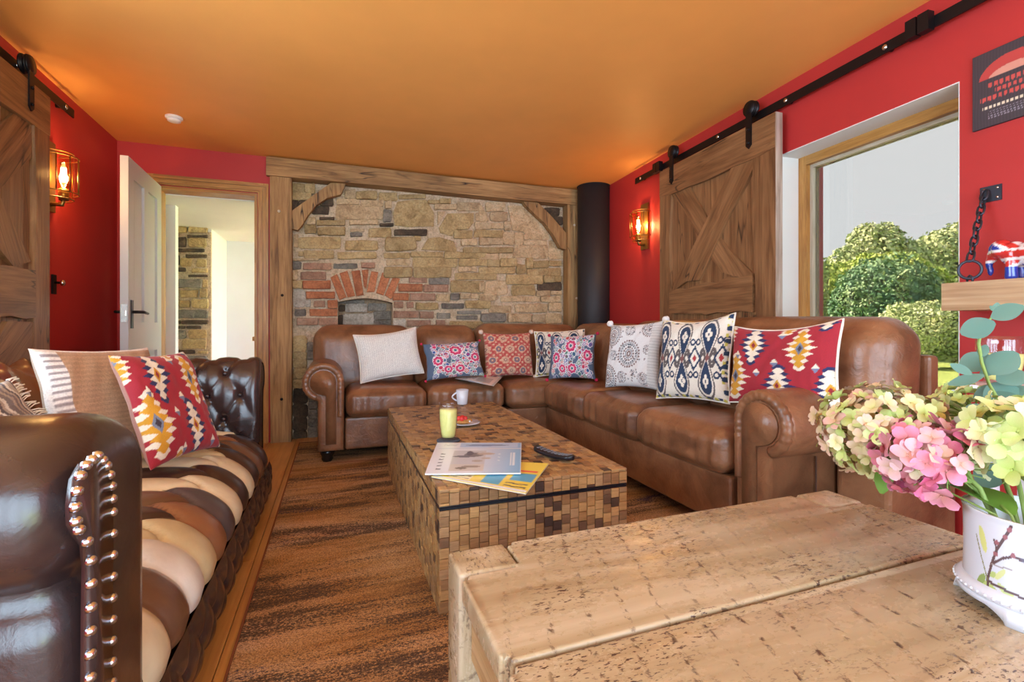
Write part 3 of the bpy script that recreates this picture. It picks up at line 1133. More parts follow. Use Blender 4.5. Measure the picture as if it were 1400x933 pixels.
# stiles (inner edge waney)
u_l = D(917, 300)[0]
u_r = D(1031, 300)[0]
rs = random.Random(3)
ppoly('stile', RWP, [(ub, .02), (ub, ztop - .001)] + [(u_l + .02 * math.sin(z * 5) * (1 if z < 1.8 else .4), z) for z in np.linspace(ztop - .22, .02, 12)], e1, e2, M_BARN, bdr, PI / 2, .006)
ppoly('stile', RWP, [(ua, .02), (ua, ztop - .001)] + [(u_r + .018 * math.sin(z * 4 + 1), z) for z in np.linspace(ztop - .22, .02, 12)], e1, e2, M_BARN, bdr, PI / 2, .006)
# camera-side door edge: window light on it painted as paler wood
prect('lit_edge', RWP, ua - .006, ua - .0005, .02, ztop, o_d, e2, m_wood('window_lit_wood', (190, 168, 150), (206, 188, 172), (150, 126, 108), 1, .5, .1), bdr, PI / 2, .001)
zr_b = ztop - .215
ppoly('top_rail', RWP, [(ua + .001, ztop), (ub - .001, ztop), (ub - .001, zr_b + .02)] + live(ub - .12, zr_b + .01, ua + .12, zr_b, 8, .008, 4) + [(ua + .001, zr_b + .02)], e1 + .001, e2 + .003, M_BARN, bdr, 0, .006)
mz0, mz1 = D(975, 428)[1], D(975, 386)[1]
ppoly('mid_rail', RWP, live(ub - .125, mz0, ua + .17, mz0 - .0, 8, .012, 6) + live(ua + .17, mz1 + .03, ub - .125, mz1 - .02, 8, .022, 7), e1 + .001, e2 + .001, M_BARN, bdr, 0, .006)
brz = lambda pix, o, g: ppoly('brace', RWP, [D(x, y, o) for (x, y) in pix], e1 + .0005, o, M_BARN, bdr, g, .006)
brz([(1006, 216), (1040, 205), (1033, 222), (1019, 252), (1006, 276), (992, 302), (974, 345), (956, 383), (938, 385), (918, 400), (922, 383), (946, 340), (975, 280)], e2 - .004, math.radians(128))
brz([(916, 262), (940, 250), (958, 282), (975, 314), (1000, 345), (1030, 375), (1030, 384), (1005, 378), (985, 372), (972, 352), (950, 316), (935, 288)], e2 - .012, math.radians(52))
# lower braces below the mid rail
zl = mz0 - .02
ppoly('brace', RWP, [(ua + .17, zl - .05), (ua + .36, zl - .02), (ub - .13, .35), (ub - .13, .15), (ub - .3, .15)], e1, e2 - .006, M_BARN, bdr, math.radians(-40), .006)
ppoly('bottom_rail', RWP, rect(ua + .17, ub - .125, .03, .2), e1, e2, M_BARN, bdr, 0, .006)
for px, yb_, yt in ((919, 252, 207), (1025, 204, 148)):
    u = D(px, 200)[0]
    hanger(RWP, bdr, u, D(px, yt)[1], D(px, yb_)[1], e2 + .004)

# left wall
o_l = .035
ul, _ = LWP.pix(99, 150, o_l)
zl0 = (LWP.pix(96, 152, o_l)[1] + LWP.pix(52, 118, o_l)[1]) / 2
rail('barn_door_rail', LWP, .2, ul, zl0, o_l, 'black steel sliding rail ending above the brass lamp beside the open door', [LWP.pix(87, 142, o_l)[0], LWP.pix(20, 86, o_l)[0]], [])
DL = lambda px, py, off=o_d + .045: LWP.pix(px, py, off)
ub2 = DL(68, 300)[0]
ua2 = ub2 - 1.06
ztop2 = DL(68, 134)[1]
bdl = tag(thing('barn_door', LWP.pt((ua2 + ub2) / 2, .02, o_d)), 'rustic oak sliding barn door behind the patchwork leather sofa', 'barn door')
for i in range(6):
    w6 = (ub2 - ua2 - .02) / 6
    prect('plank', LWP, ua2 + .01 + i * w6 + .001, ua2 + .01 + (i + 1) * w6 - .001, .03, ztop2 - .02, o_d, o_d + .020, M_BARN, bdl, PI / 2, .003)
us = DL(48, 300)[0]
ppoly('stile', LWP, [(ub2, .02), (ub2, ztop2 - .001)] + [(us + .012 * math.sin(z * 5), z) for z in np.linspace(ztop2 - .2, .02, 14)], e1, e2, M_BARN, bdl, PI / 2, .006)
ppoly('stile', LWP, rect(ua2, ua2 + .14, .02, ztop2), e1, e2, M_BARN, bdl, PI / 2, .006)
ppoly('top_rail', LWP, rect(ua2 + .001, ub2 - .001, ztop2 - .20, ztop2), e1 + .001, e2 + .003, M_BARN, bdl, 0, .006)
lz1, lz0 = DL(20, 365)[1], DL(20, 434)[1]
ppoly('mid_rail', LWP, live(ua2 + .14, lz0, us + .002, lz0, 8, .008, 9) + live(us + .002, lz1, ua2 + .14, lz1, 8, .010, 10), e1 + .001, e2 + .002, M_BARN, bdl, 0, .006)
bz = lambda uv, g, o=e2 - .004: ppoly('brace', LWP, uv, e1 + .0005, o, M_BARN, bdl, g, .006)
bz([DL(0, 265), DL(44, 358), DL(20, 364), (DL(0, 330)[0] - .05, DL(0, 330)[1]), (ua2 + .2, ztop2 - .25), (ua2 + .35, ztop2 - .22)], math.radians(-60))
bz([(us, ztop2 - .19), (us - .14, ztop2 - .19), (ua2 + .15, lz1 + .12), (ua2 + .15, lz1 + .02), (ua2 + .3, lz1 + .02), (us, ztop2 - .36)], math.radians(50), e2 - .012)
bz([(us, lz0 - .02), (us - .22, lz0 - .02), (ua2 + .15, .3), (ua2 + .15, .1), (us, lz0 - .22)], math.radians(40))
uh = DL(40, 150)[0]
hanger(LWP, bdl, uh, DL(36, 84)[1], DL(40, 152)[1], e2 + .004)
# latch pull on the wall next to the door
kx = LWP.pix(72, 389, .0)
lt = tag(thing('door_catch', LWP.pt(kx[0], kx[1], 0)), 'small dark wall catch with a pale knob beside the barn door', 'catch')
prect('plate', LWP, kx[0] - .02, kx[0] + .02, kx[1] - .055, kx[1] + .055, .0005, .010, M_BLACK, lt, b=.002)
lathe('knob', [(.0, .0), (.007, .0), (.007, .025), (.017, .030), (.017, .042), (.0, .047)], M_STEEL, lt, LWP.pt(kx[0], kx[1] + .01, .010), 16, LWP.n)


# wall lamps: back plate, arm, curved brass cage, amber glass, bulb
M_AMBER = m_glass('seeded_amber_glass', (1.0, .86, .58, 1), .1, 1.4)
M_BULB = m_emit('lamp_filament', (255, 226, 170), 22.0)
M_BULBG = m_glass('bulb_glass', (1, .93, .8, 1), .05)


def sconce(pl, u, z, label, power):
    s = tag(thing('wall_lamp', pl.pt(u, z, 0)), label, 'wall lamp')
    H2, Rr = .105, .085
    prect('back_plate', pl, u - .055, u + .055, z - .205, z + .185, .0005, .0165, M_BRASS, s, PI / 2, .003)
    K = 1.22
    P = lambda a, b, o: pl.pt(u + a * K, z + b * K, o * K)
    arc = lambda r, b, n=12, o=.014: [P(r * math.cos(PI * i / n), b, o + r * 1.15 * math.sin(PI * i / n)) for i in range(n + 1)]
    for (r, b) in ((.086, .082), (.086, -.082), (.070, .100), (.070, -.110)):
        bm = bmesh.new()
        tube_bm(bm, arc(r, b), .0035, 6)
        from_bm('cage_ring', bm, M_BRASS, s, True)
    for i in (0, 2, 4, 6, 8, 10, 12):
        a = PI * i / 12
        q = P(.086 * math.cos(a), -.082, .014 + .099 * math.sin(a))
        tube('cage_bar', [q, q + Vector((0, 0, .164 * K))], .003, M_BRASS, s, 6)
    # glass half-cylinder
    V, Fs = [], []
    n = 16
    for i in range(n + 1):
        a = PI * i / n
        for b in (-.105, .098):
            p = P(.074 * math.cos(a), b, .014 + .085 * math.sin(a))
            V.append(tuple(p))
    for i in range(n): Fs.append((2 * i, 2 * i + 2, 2 * i + 3, 2 * i + 1))
    from_np('glass_shade', V, Fs, M_AMBER, s)
    tube('arm', [P(0, -.135, .012), P(0, -.135, .055), P(0, -.100, .060)], .012, M_BRASS, s)
    lathe('lamp_holder', [(r * K, q * K) for (r, q) in ((.0, -.115), (.018, -.115), (.020, -.085), (.016, -.06), (.0, -.06))], M_BRASS, s, P(0, 0, .06), 16)
    b = lathe('bulb', [(r * K, q * K) for (r, q) in ((.0, -.06), (.014, -.055), (.024, -.02), (.027, .01), (.022, .045), (.010, .062), (.0, .066))], M_BULBG, s, P(0, 0, .06), 20)
    lathe('filament', [(r * K, q * K) for (r, q) in ((.0, -.03), (.010, -.03), (.012, .0), (.010, .035), (.0, .035))], M_BULB, s, P(0, 0, .06), 12)
    l = bpy.data.lights.new('lamp_light', 'POINT')
    l.energy = power
    l.color = (1.0, .66, .34)
    l.shadow_soft_size = .03
    lo = bpy.data.objects.new('lamp_light', l)
    COL.objects.link(lo)
    lo.location = P(0, .0, .060)
    _MW[lo.name] = lo.matrix_basis.copy()
    return s


SC_L = LWP.pix(86, 240, .07)
SC_R = RWP.pix(873, 308, .07)
sconce(LWP, SC_L[0], SC_L[1], 'lit brass caged wall lamp between the barn door and the open panel door', 9.0)
sconce(RWP, SC_R[0], SC_R[1], 'lit brass caged wall lamp between the black flue and the barn door', 9.0)

# smoke alarm on the ceiling
p = onz(238, 160, CEIL)
al = tag(thing('smoke_alarm', p), 'small round white smoke alarm on the orange ceiling', 'smoke alarm')
M_WPLAS = m_plain('white_plastic', (244, 240, 234), .4)
lathe('base', [(.0, .0), (.050, .0), (.050, -.012), (.044, -.016), (.0, -.016)], M_WPLAS, al, p, 32)
lathe('cover', [(.0, -.016), (.040, -.016), (.038, -.030), (.022, -.036), (.0, -.036)], M_WPLAS, al, p, 32)

# ================================================================== RUG
def m_rug():
    t = NT('abrash_rug')
    fine = t.noise(t.coord((95, 150, 1), rnd=False), 1.0, 3, .75)          # tufts
    band = t.noise(t.coord((.75, 3.2, 1), rnd=False), 1.25, 5, .62, .25)
    def add(a, b, k):
        m = t.n('ShaderNodeMath', operation='MULTIPLY_ADD')
        t.l(b, m.inputs[0])
        m.inputs[1].default_value = k
        t.l(a, m.inputs[2])
        return m.outputs[0]
    v1 = add(band, fine, .40)
    col = t.ramp(v1, [(.48, (118, 80, 42)), (.60, (178, 128, 68)), (.72, (204, 158, 106)), (.84, (216, 176, 140))])
    red = t.noise(t.coord((.8, 5, 1), rnd=False), 1.1, 4, .6)
    col = t.mix(col, L4((160, 66, 58)), t.ramp(add(red, fine, .25), [(.70, (0, 0, 0)), (.80, (200, 200, 200))]))
    dk = t.noise(t.coord((.8, 4.4, 1), rnd=False), 1.35, 6, .68, .3)
    col = t.mix(col, L4((50, 34, 28)), t.ramp(add(dk, fine, .75), [(.87, (0, 0, 0)), (.95, (240, 240, 240))]))
    pu = t.noise(t.coord((1.3, 2.6, 1), rnd=False), 1.6, 3, .6)
    col = t.mix(col, L4((56, 46, 84)), t.ramp(add(pu, fine, .35), [(.84, (0, 0, 0)), (.89, (235, 235, 235))]))
    fg = t.noise(t.coord((230, 260, 230), rnd=False), 1.0, 2)
    col = t.mix(col, t.ramp(fg, [(.36, (110, 104, 100)), (.60, (255, 255, 255))]), .75, 'MULTIPLY')
    return t.out(col, .95, t.bump(fine, .6, .006))


rug = tag(thing('area_rug', (.9, 2.3, 0)), 'large worn brown and rust patterned rug under the coffee table', 'rug')
RX0, RX1, RY0, RY1, RZ = -.285, 2.12, .30, 4.24, .012
box('pile', (RX0 + .008, RY0 + .008, .0006), (RX1 - .008, RY1 - .008, RZ), m_rug(), rug, .004, grain='x')
M_BIND = m_plain('rug_binding', (128, 72, 40), .9)
for (lo, hi) in (((RX0, RY0, .0006), (RX0 + .0075, RY1, RZ - .002)), ((RX1 - .0075, RY0, .0006), (RX1, RY1, RZ - .002)), ((RX0 + .008, RY0, .0006), (RX1 - .008, RY0 + .0075, RZ - .002)), ((RX0 + .008, RY1 - .0075, .0006), (RX1 - .008, RY1, RZ - .002))):
    box('binding', lo, hi, M_BIND, rug, .002)

# ================================================================== BROWN CORNER SOFA
M_TAN = m_leather('tan_brown_leather', (148, 102, 70), (100, 64, 42), .33, wr=.55)
M_FOOT = m_plain('black_turned_wood', (26, 20, 18), .25)
M_STITCH = m_plain('dark_seam', (70, 44, 30), .7)
sofa = tag(thing('corner_sofa', (1.0, 3.2, RZ)), 'large tan brown leather corner sofa with rolled arms along the stone wall and window', 'sofa')


def arm_profile(r=.135, cz=.57, stem=.035, z0=.095, inner=.135, n=30):
    """outline in (q, z), outer side at negative q, counter-clockwise seen from the front"""
    a0 = math.asin(-stem / r)
    pts = [(inner, z0), (inner, cz)]
    for i in range(1, n + 1):
        a = PI * 1.5 * i / n * (1 - abs(a0) / PI * .0)
        x, z = r * math.cos(a), cz + r * math.sin(a)
        if a > PI and x > -stem: break
        pts.append((x, z))
    pts.append((-stem, cz - math.sqrt(r * r - stem * stem)))
    pts.append((-stem, z0))
    return pts


def offset_in(pts, d):
    n = len(pts)
    out = []
    for i in range(n):
        p0, p1, p2 = Vector(pts[i - 1]), Vector(pts[i]), Vector(pts[(i + 1) % n])
        t1, t2 = (p1 - p0).normalized(), (p2 - p1).normalized()
        m = (Vector((-t1.y, t1.x)) + Vector((-t2.y, t2.x)))
        m = m.normalized() if m.length > 1e-6 else Vector((-t1.y, t1.x))
        k = max(.5, m.dot(Vector((-t2.y, t2.x))))
        out.append((p1.x + m.x * d / k, p1.y + m.y * d / k))
    return out


def arm_loft(name, prof, P, length, r, mat, parent, back_r=0.0):
    """extrude profile along depth; P(q, depth, z) -> world. rounded front edge"""
    rings = []
    for k in range(6):
        a = PI / 2 * k / 5
        rings.append((offset_in(prof, r * (1 - math.sin(a))), r * (1 - math.cos(a))))
    rings += [(prof, length * f) for f in (.3, .6, 1.0)]
    V = [tuple(P(q, d, z)) for (pts, d) in rings for (q, z) in pts]
    n = len(prof)
    Fs = [tuple(range(n))]
    for i in range(len(rings) - 1):
        for j in range(n):
            Fs.append((i * n + j, (i + 1) * n + j, (i + 1) * n + (j + 1) % n, i * n + (j + 1) % n))
    Fs.append(tuple((len(rings) - 1) * n + j for j in range(n))[::-1])
    bm = bmesh.new()
    vs_ = [bm.verts.new(v) for v in V]
    for f in Fs: bm.faces.new([vs_[i] for i in f])
    return from_bm(name, bm, mat, parent, True)


def sofa_arm(P, length, zs, inner_side):
    """rolled arm with a keyhole front panel inside a gathered welt"""
    arm = thing('rolled_arm', P(0, length / 2, .1))
    adopt(arm, sofa)
    _ = arm
    prof = arm_profile()
    arm_loft('arm_body', prof, P, length, .028, M_TAN, arm)
    # gathered band around the scroll
    path = offset_in(prof, .024)
    q = path[1:-2]
    q = [(path[0][0], zs)] + q
    dense = []
    for i in range(len(q) - 1):
        m = max(1, int((Vector(q[i + 1]) - Vector(q[i])).length / .008))
        dense += [(q[i][0] + (q[i + 1][0] - q[i][0]) * k / m, q[i][1] + (q[i + 1][1] - q[i][1]) * k / m) for k in range(m)]
    rr = []
    for i, (a, b) in enumerate(dense):
        rr.append(.0235 + (.0018 * math.sin(i * 1.9) if b > .5 else .0003 * math.sin(i)))
    tube('gathered_band', [P(a, .010, b) for (a, b) in dense], rr, M_TAN, arm, 12)
    # keyhole panel
    pan = offset_in(prof, .052)
    pan = [(a, max(b, .10)) for (a, b) in pan]
    bm = bmesh.new()
    A = [bm.verts.new(P(a, .004, b)) for (a, b) in pan]
    B = [bm.verts.new(P(a, -.012, b)) for (a, b) in pan]
    bm.faces.new(A[::-1])
    bm.faces.new(B)
    for i in range(len(pan)):
        j = (i + 1) % len(pan)
        bm.faces.new((A[i], A[j], B[j], B[i]))
    bev(bm, .009, 3, .9)
    from_bm('front_panel', bm, M_TAN, arm, True)
    return arm


sofa_arm(lambda q, d, z: Vector((-.085 + q, 3.50 + d, z)), .78, .33, 1)
sofa_arm(lambda q, d, z: Vector((1.575 + d, 1.44 + q, z)), .70, .33, 1)


def pleat(axis, amp, freq, face):
    def f(P, V):
        # creases that run down from the front edge
        w = np.clip((V[:, face[0]] * face[1] - .2) / .8, 0, 1)
        ph = P[:, axis] * freq
        P[:, face[0]] += face[1] * amp * w * (np.sin(ph) + .6 * np.sin(ph * 2.3 + 1)) * (1 - V[:, 2] ** 4)
        return P
    return f


# bases
box('base', (.056, 3.535, .09), (1.24, 4.22, .315), M_TAN, sofa, .02, 3, smooth=False)
box('base', (1.242, 3.49, .09), (2.15, 4.22, .315), M_TAN, sofa, .02, 3)
box('base', (1.565, 1.585, .09), (2.24, 3.488, .315), M_TAN, sofa, .02, 3)
# seat cushions
seats = [((.062, 3.475, .318), (.624, 4.02, .505), (1, -1)), ((.632, 3.475, .318), (1.222, 4.02, .505), (1, -1)),
         ((1.236, 3.445, .318), (1.90, 4.02, .505), (1, -1))]
for i, (lo, hi, fc) in enumerate(seats):
    cushion('seat_cushion', lo, hi, .055, (.004, .012, .022), M_TAN, sofa, 30, .005, pleat(0, .0045 if i < 2 else .001, 75, fc), i * 5)
for i, (ya, yb) in enumerate(((2.855, 3.438), (2.235, 2.847), (1.592, 2.227))):
    cushion('seat_cushion', (1.525, ya, .318), (2.08, yb, .508), .06, (.012, .004, .024), M_TAN, sofa, 30, .005, pleat(1, .0055, 78, (0, -1)), 31 + i * 5)


def seam(name, pts, r=.0035):
    return tube(name, pts, r, M_STITCH, sofa, 6)


# back cushions
def lean(axis, sgn, amt, z0=.42):
    def f(P, V):
        P[:, axis] += sgn * amt * (P[:, 2] - z0)
        return P
    return f


for i, (xa, xb) in enumerate(((-.175, .605), (.608, 1.150))):
    cushion('back_cushion', (xa, 3.95, .42), (xb, 4.22, .955), .115, (.004, .03, .010), M_TAN, sofa, 20, .007, lean(1, 1, .10), 50 + i * 7)
cushion('back_cushion', (1.155, 3.93, .42), (2.12, 4.22, .965), .10, (.004, .025, .008), M_TAN, sofa, 20, .010, lean(1, 1, .08), 66, nf=9)
for i, (ya, yb, zt_) in enumerate(((3.02, 3.915, .97), (2.20, 3.015, .985))):
    cushion('back_cushion', (1.960, ya, .42), (2.215, yb, zt_), .11, (.03, .004, .008), M_TAN, sofa, 20, .008, lean(0, 1, .06), 80 + i * 7)
cushion('back_cushion', (1.955, 1.225, .42), (2.235, 2.195, .992), .12, (.035, .006, .012), M_TAN, sofa, 22, .006, lean(0, 1, .05), 97)
# back shell behind the cushions
box('back_frame', (-.14, 4.225, .10), (2.14, 4.285, .86), M_TAN, sofa, .02, 3)
box('back_frame', (2.205, 1.21, .10), (2.265, 3.92, .84), M_TAN, sofa, .02, 3)
# piped seam near the free end of the back
cs = []
for i in range(15):
    a = PI * i / 14
    cs.append((2.12 - .165 * math.cos(a) + .05 * math.sin(a) ** .5, 1.385, .60 + .395 * math.sin(a) ** .55))
box('side_panel', (1.93, 1.19, .09), (2.343, 1.398, .66), M_TAN, sofa, .03, 4)
# turned feet
for (x, y) in ((-.06, 3.585), (1.10, 3.60), (1.66, 1.47), (-.06, 4.18), (1.62, 2.6), (2.22, 1.47)):
    lathe('foot', [(.0, .0), (.030, .0), (.040, .018), (.036, .034), (.046, .052), (.050, .072), (.040, .082), (.0, .083)], M_FOOT, sofa, (x, y, RZ + .0005), 20)
# outer side panels of the near arm
prs = Plane((0, 1.40, 0), (1, 0, 0), (0, -1, 0))
for xx in (1.82, 2.02):
    prect('side_seam', prs, xx - .0025, xx + .0025, .10, .43, .002, .007, M_STITCH, sofa, b=0)

# ================================================================== PATCHWORK CHESTERFIELD
M_CH = m_leather('patchwork_leather', None, None, .30, attr=True, coat=.35, wr=.15)
M_CHD = m_leather('dark_brown_leather', (60, 42, 40), (40, 28, 28), .25, coat=.5, wr=.2)
M_NAIL = m_plain('silver_nail', (214, 218, 230), .18, 1.0)
DKB, MID, TANB, CRM, BEI, WHT, GRB = [np.array(lin(c)) for c in ((62, 42, 38), (108, 76, 56), (146, 98, 66), (230, 216, 180), (210, 192, 148), (232, 228, 216), (84, 74, 76))]
ch = tag(thing('chesterfield_sofa', (-.9, 2.0, 0)), 'buttoned patchwork leather sofa in dark brown, tan and cream with nail-studded rolled arms', 'sofa')
CY0, CY1 = 1.14, 2.86


def poly_path(pts, m):
    """resample a polyline smoothly (Catmull-Rom) to m points + normals"""
    P = np.array(pts, float)
    P = np.vstack([2 * P[0] - P[1], P, 2 * P[-1] - P[-2]])
    out = []
    n = len(P) - 3
    for i in range(n):
        for k in range(12):
            t = k / 12
            p0, p1, p2, p3 = P[i:i + 4]
            out.append(.5 * ((2 * p1) + (-p0 + p2) * t + (2 * p0 - 5 * p1 + 4 * p2 - p3) * t * t + (-p0 + 3 * p1 - 3 * p2 + p3) * t ** 3))
    out.append(P[-2])
    out = np.array(out)
    s = np.concatenate([[0], np.cumsum(np.linalg.norm(np.diff(out, axis=0), axis=1))])
    q = np.linspace(0, s[-1], m)
    R = np.stack([np.interp(q, s, out[:, 0]), np.interp(q, s, out[:, 1])], 1)
    T = np.gradient(R, axis=0)
    T /= np.linalg.norm(T, axis=1, keepdims=True)
    return R, np.stack([-T[:, 1], T[:, 0]], 1), q


def tuft(u, v, du, dv, depth):
    """diamond tufting: rows dv apart, buttons 2*du apart, every other row shifted by du"""
    a = u / (2 * du) + v / (2 * dv)
    b = u / (2 * du) - v / (2 * dv)
    fa, fb = np.abs(a - np.round(a)), np.abs(b - np.round(b))
    bulge = np.minimum(fa, fb) * 2
    btn = np.sqrt((fa ** 2 + fb ** 2))
    h = depth * (np.clip(bulge, 0, 1) ** .45 - .75) - depth * 1.3 * np.exp(-(btn / .16) ** 2)
    return h, np.floor(a).astype(int), np.floor(b).astype(int)


def channel_seat():
    prof = [(-1.16, .385), (-.95, .40), (-.72, .405), (-.56, .395), (-.455, .365), (-.385, .31), (-.360, .26), (-.356, .215)]
    R, N, q = poly_path(prof, 64)
    ny = 190
    ys = np.linspace(CY0, CY1, ny)
    p = (CY1 - CY0) / 12
    Yg, Sg = np.meshgrid(ys, q, indexing='ij')
    cidx = np.floor((Yg - CY0) / p)
    fr_ = (Yg - CY0) / p - cidx
    yr = (Yg - CY0) / p + .5
    cid2 = np.floor(yr)
    fr2 = yr - cid2
    ch1 = (1 - np.abs(2 * fr_ - 1) ** 2.6)
    ch2 = (1 - np.abs(2 * fr2 - 1) ** 2.6)
    # three staggered rows of patches that meet in zigzags of buttons
    z1 = .66 + .050 * (np.abs(2 * fr_ - 1) * 2 - 1)
    z2 = .36 - .050 * (np.abs(2 * fr_ - 1) * 2 - 1)
    isf = Sg > z1
    ism = (~isf) & (Sg > z2)
    h = np.where(isf, ch1, np.where(ism, ch2, ch1)) * .020
    h -= .014 * (np.exp(-((Sg - z1) / .018) ** 2) + np.exp(-((Sg - z2) / .018) ** 2))
    h += -.010 * np.exp(-((Sg - q[-1]) / .02) ** 2)
    fcol = [CRM, MID, WHT, BEI, TANB, GRB, CRM, DKB, CRM, DKB, MID, DKB]
    rcol = [DKB, CRM, TANB, BEI, DKB, MID, CRM, DKB, CRM, BEI, DKB, TANB, CRM]
    cols = np.zeros((ny, len(q), 3))
    kf = np.clip(cidx, 0, 11).astype(int)
    km = np.clip(cid2, 0, 12).astype(int)
    cols[:] = np.array(rcol)[(kf * 5 + 3) % 13]
    cols[ism] = np.array(rcol)[km][ism]
    cols[isf] = np.array(fcol)[kf][isf]
    X = R[None, :, 0] - N[None, :, 0] * -h
    Z = R[None, :, 1] + N[None, :, 1] * h
    V = np.stack([X, Yg, Z], -1).reshape(-1, 3)
    o = from_np('seat', V, grid_faces(ny, len(q)), M_CH, ch, True, cols.reshape(-1, 3))
    for i in range(13):
        lathe('button', [(.0, .0), (.011, .0), (.009, .006), (.0, .008)], M_CHD, o, (-.545, CY0 + p * min(max(i, .1), 11.9), .384), 10)


channel_seat()


def front_border():
    prof = [(-.358, .212), (-.345, .17), (-.342, .11), (-.350, .05), (-.37, .022)]
    R, N, q = poly_path(prof, 34)
    ny = 330
    ya, yb = 1.12, 2.99
    ys = np.linspace(ya, yb, ny)
    Yg, Sg = np.meshgrid(ys, q, indexing='ij')
    h, _, _ = tuft(Yg - ya, Sg - .02, .072, .075, .014)
    h = h * np.clip(Sg / .05, 0, 1) * np.clip((yb - Yg) / .06, 0, 1)
    X = R[None, :, 0] + np.abs(N[None, :, 0]) * (h + .012 * np.clip((yb - Yg) / .05, 0, 1))
    Z = R[None, :, 1] + 0 * h
    V = np.stack([X, Yg, Z], -1).reshape(-1, 3)
    o = from_np('front_border', V, grid_faces(ny, len(q)), M_CHD, ch, True)
    for i in range(13):
        y = ya + .072 * (2 * i + 1)
        if y < yb: lathe('button', [(.0, .0), (.009, .0), (.008, .005), (.0, .007)], M_CHD, o, (-.352, y, .118), 10, (1, 0, 0))


front_border()
box('frame', (-1.32, 1.0, .02), (-.375, 3.08, .20), M_CHD, ch, .01)


def tufted_back():
    prof = [(-1.08, .38), (-1.11, .50), (-1.145, .62), (-1.19, .725), (-1.255, .782), (-1.32, .77), (-1.355, .70), (-1.35, .62), (-1.325, .55), (-1.33, .30), (-1.33, .04)]
    R, N, q = poly_path(prof, 90)
    ny = 150
    ya, yb = 1.06, 3.0
    ys = np.linspace(ya, yb, ny)
    Yg, Sg = np.meshgrid(ys, q, indexing='ij')
    h, a, b = tuft(Yg - ya, Sg - .08, .085, .13, .018)
    h = np.where(Sg > .66, 0, h)
    pal = [DKB, np.array(lin((120, 62, 58))), CRM, DKB, TANB, WHT, DKB, MID]
    key = (np.abs(a * 7 + b * 3) + (a * b) % 3) % len(pal)
    cols = np.array(pal)[key]
    cols[Sg > .66] = DKB
    sgn = -1
    X = R[None, :, 0] + N[None, :, 0] * h * sgn * -1
    Z = R[None, :, 1] + N[None, :, 1] * h * sgn * -1
    # normals point to the room side / up
    V = np.stack([X, Yg, Z], -1).reshape(-1, 3)
    return from_np('backrest', V, grid_faces(ny, len(q)), M_CH, ch, True, cols.reshape(-1, 3))


tufted_back()


def far_arm():
    prof = [(2.835, .335), (2.828, .46), (2.832, .58), (2.855, .70), (2.91, .772), (2.975, .785), (3.045, .755), (3.085, .69), (3.07, .61), (3.03, .555), (3.025, .30), (3.025, .03)]
    R, N, q = poly_path(prof, 110)
    nx = 120
    xs = np.linspace(-1.34, -.385, nx)
    Xg, Sg = np.meshgrid(xs, q, indexing='ij')
    h, _, _ = tuft(Xg + .475, Sg - .01, .074, .127, .017)
    fade = np.clip((-.40 - Xg) / .05, 0, 1) * np.clip((.66 - Sg) / .08, 0, 1)
    h = h * fade
    rnd = np.clip((Xg + .42) / .035, 0, 1)
    inset = .030 * (1 - np.sqrt(np.clip(1 - rnd ** 2, 0, 1)))
    Y = R[None, :, 0] + N[None, :, 0] * (h - inset)
    Z = R[None, :, 1] + N[None, :, 1] * (h - inset)
    V = np.stack([Xg, Y, Z], -1).reshape(-1, 3)
    arm = from_np('rolled_arm', V, grid_faces(nx, len(q)), M_CHD, ch, True)
    # front facing
    bm = bmesh.new()
    pts = [(R[i, 0] - N[i, 0] * .030, R[i, 1] - N[i, 1] * .030) for i in range(0, len(q), 4)]
    vs_ = [bm.verts.new((-.388, a, b)) for (a, b) in pts]
    bm.faces.new(vs_)
    from_bm('front_facing', bm, M_CHD, arm)
    for r in range(1, 6):
        for c in range(-6, 1):
            x = -.475 + .148 * c + (.074 if r % 2 else 0)
            s = .01 + .127 * r
            if x > -.42 or x < -1.2 or s > .62: continue
            i = int(np.argmin(np.abs(q - s)))
            lathe('button', [(.0, .0), (.011, .0), (.009, .006), (.0, .008)], M_CHD, arm,
                  (x, R[i, 0] - N[i, 0] * .020, R[i, 1] - N[i, 1] * .020), 10, (0, N[i, 0], N[i, 1]))
    bm = bmesh.new()
    for i in range(6, 100, 5):
        p = (-.372, R[i, 0] - N[i, 0] * .045, R[i, 1] - N[i, 1] * .045)
        bmesh.ops.create_icosphere(bm, subdivisions=1, radius=.007, matrix=Matrix.Translation(p))
    return arm


far_arm()


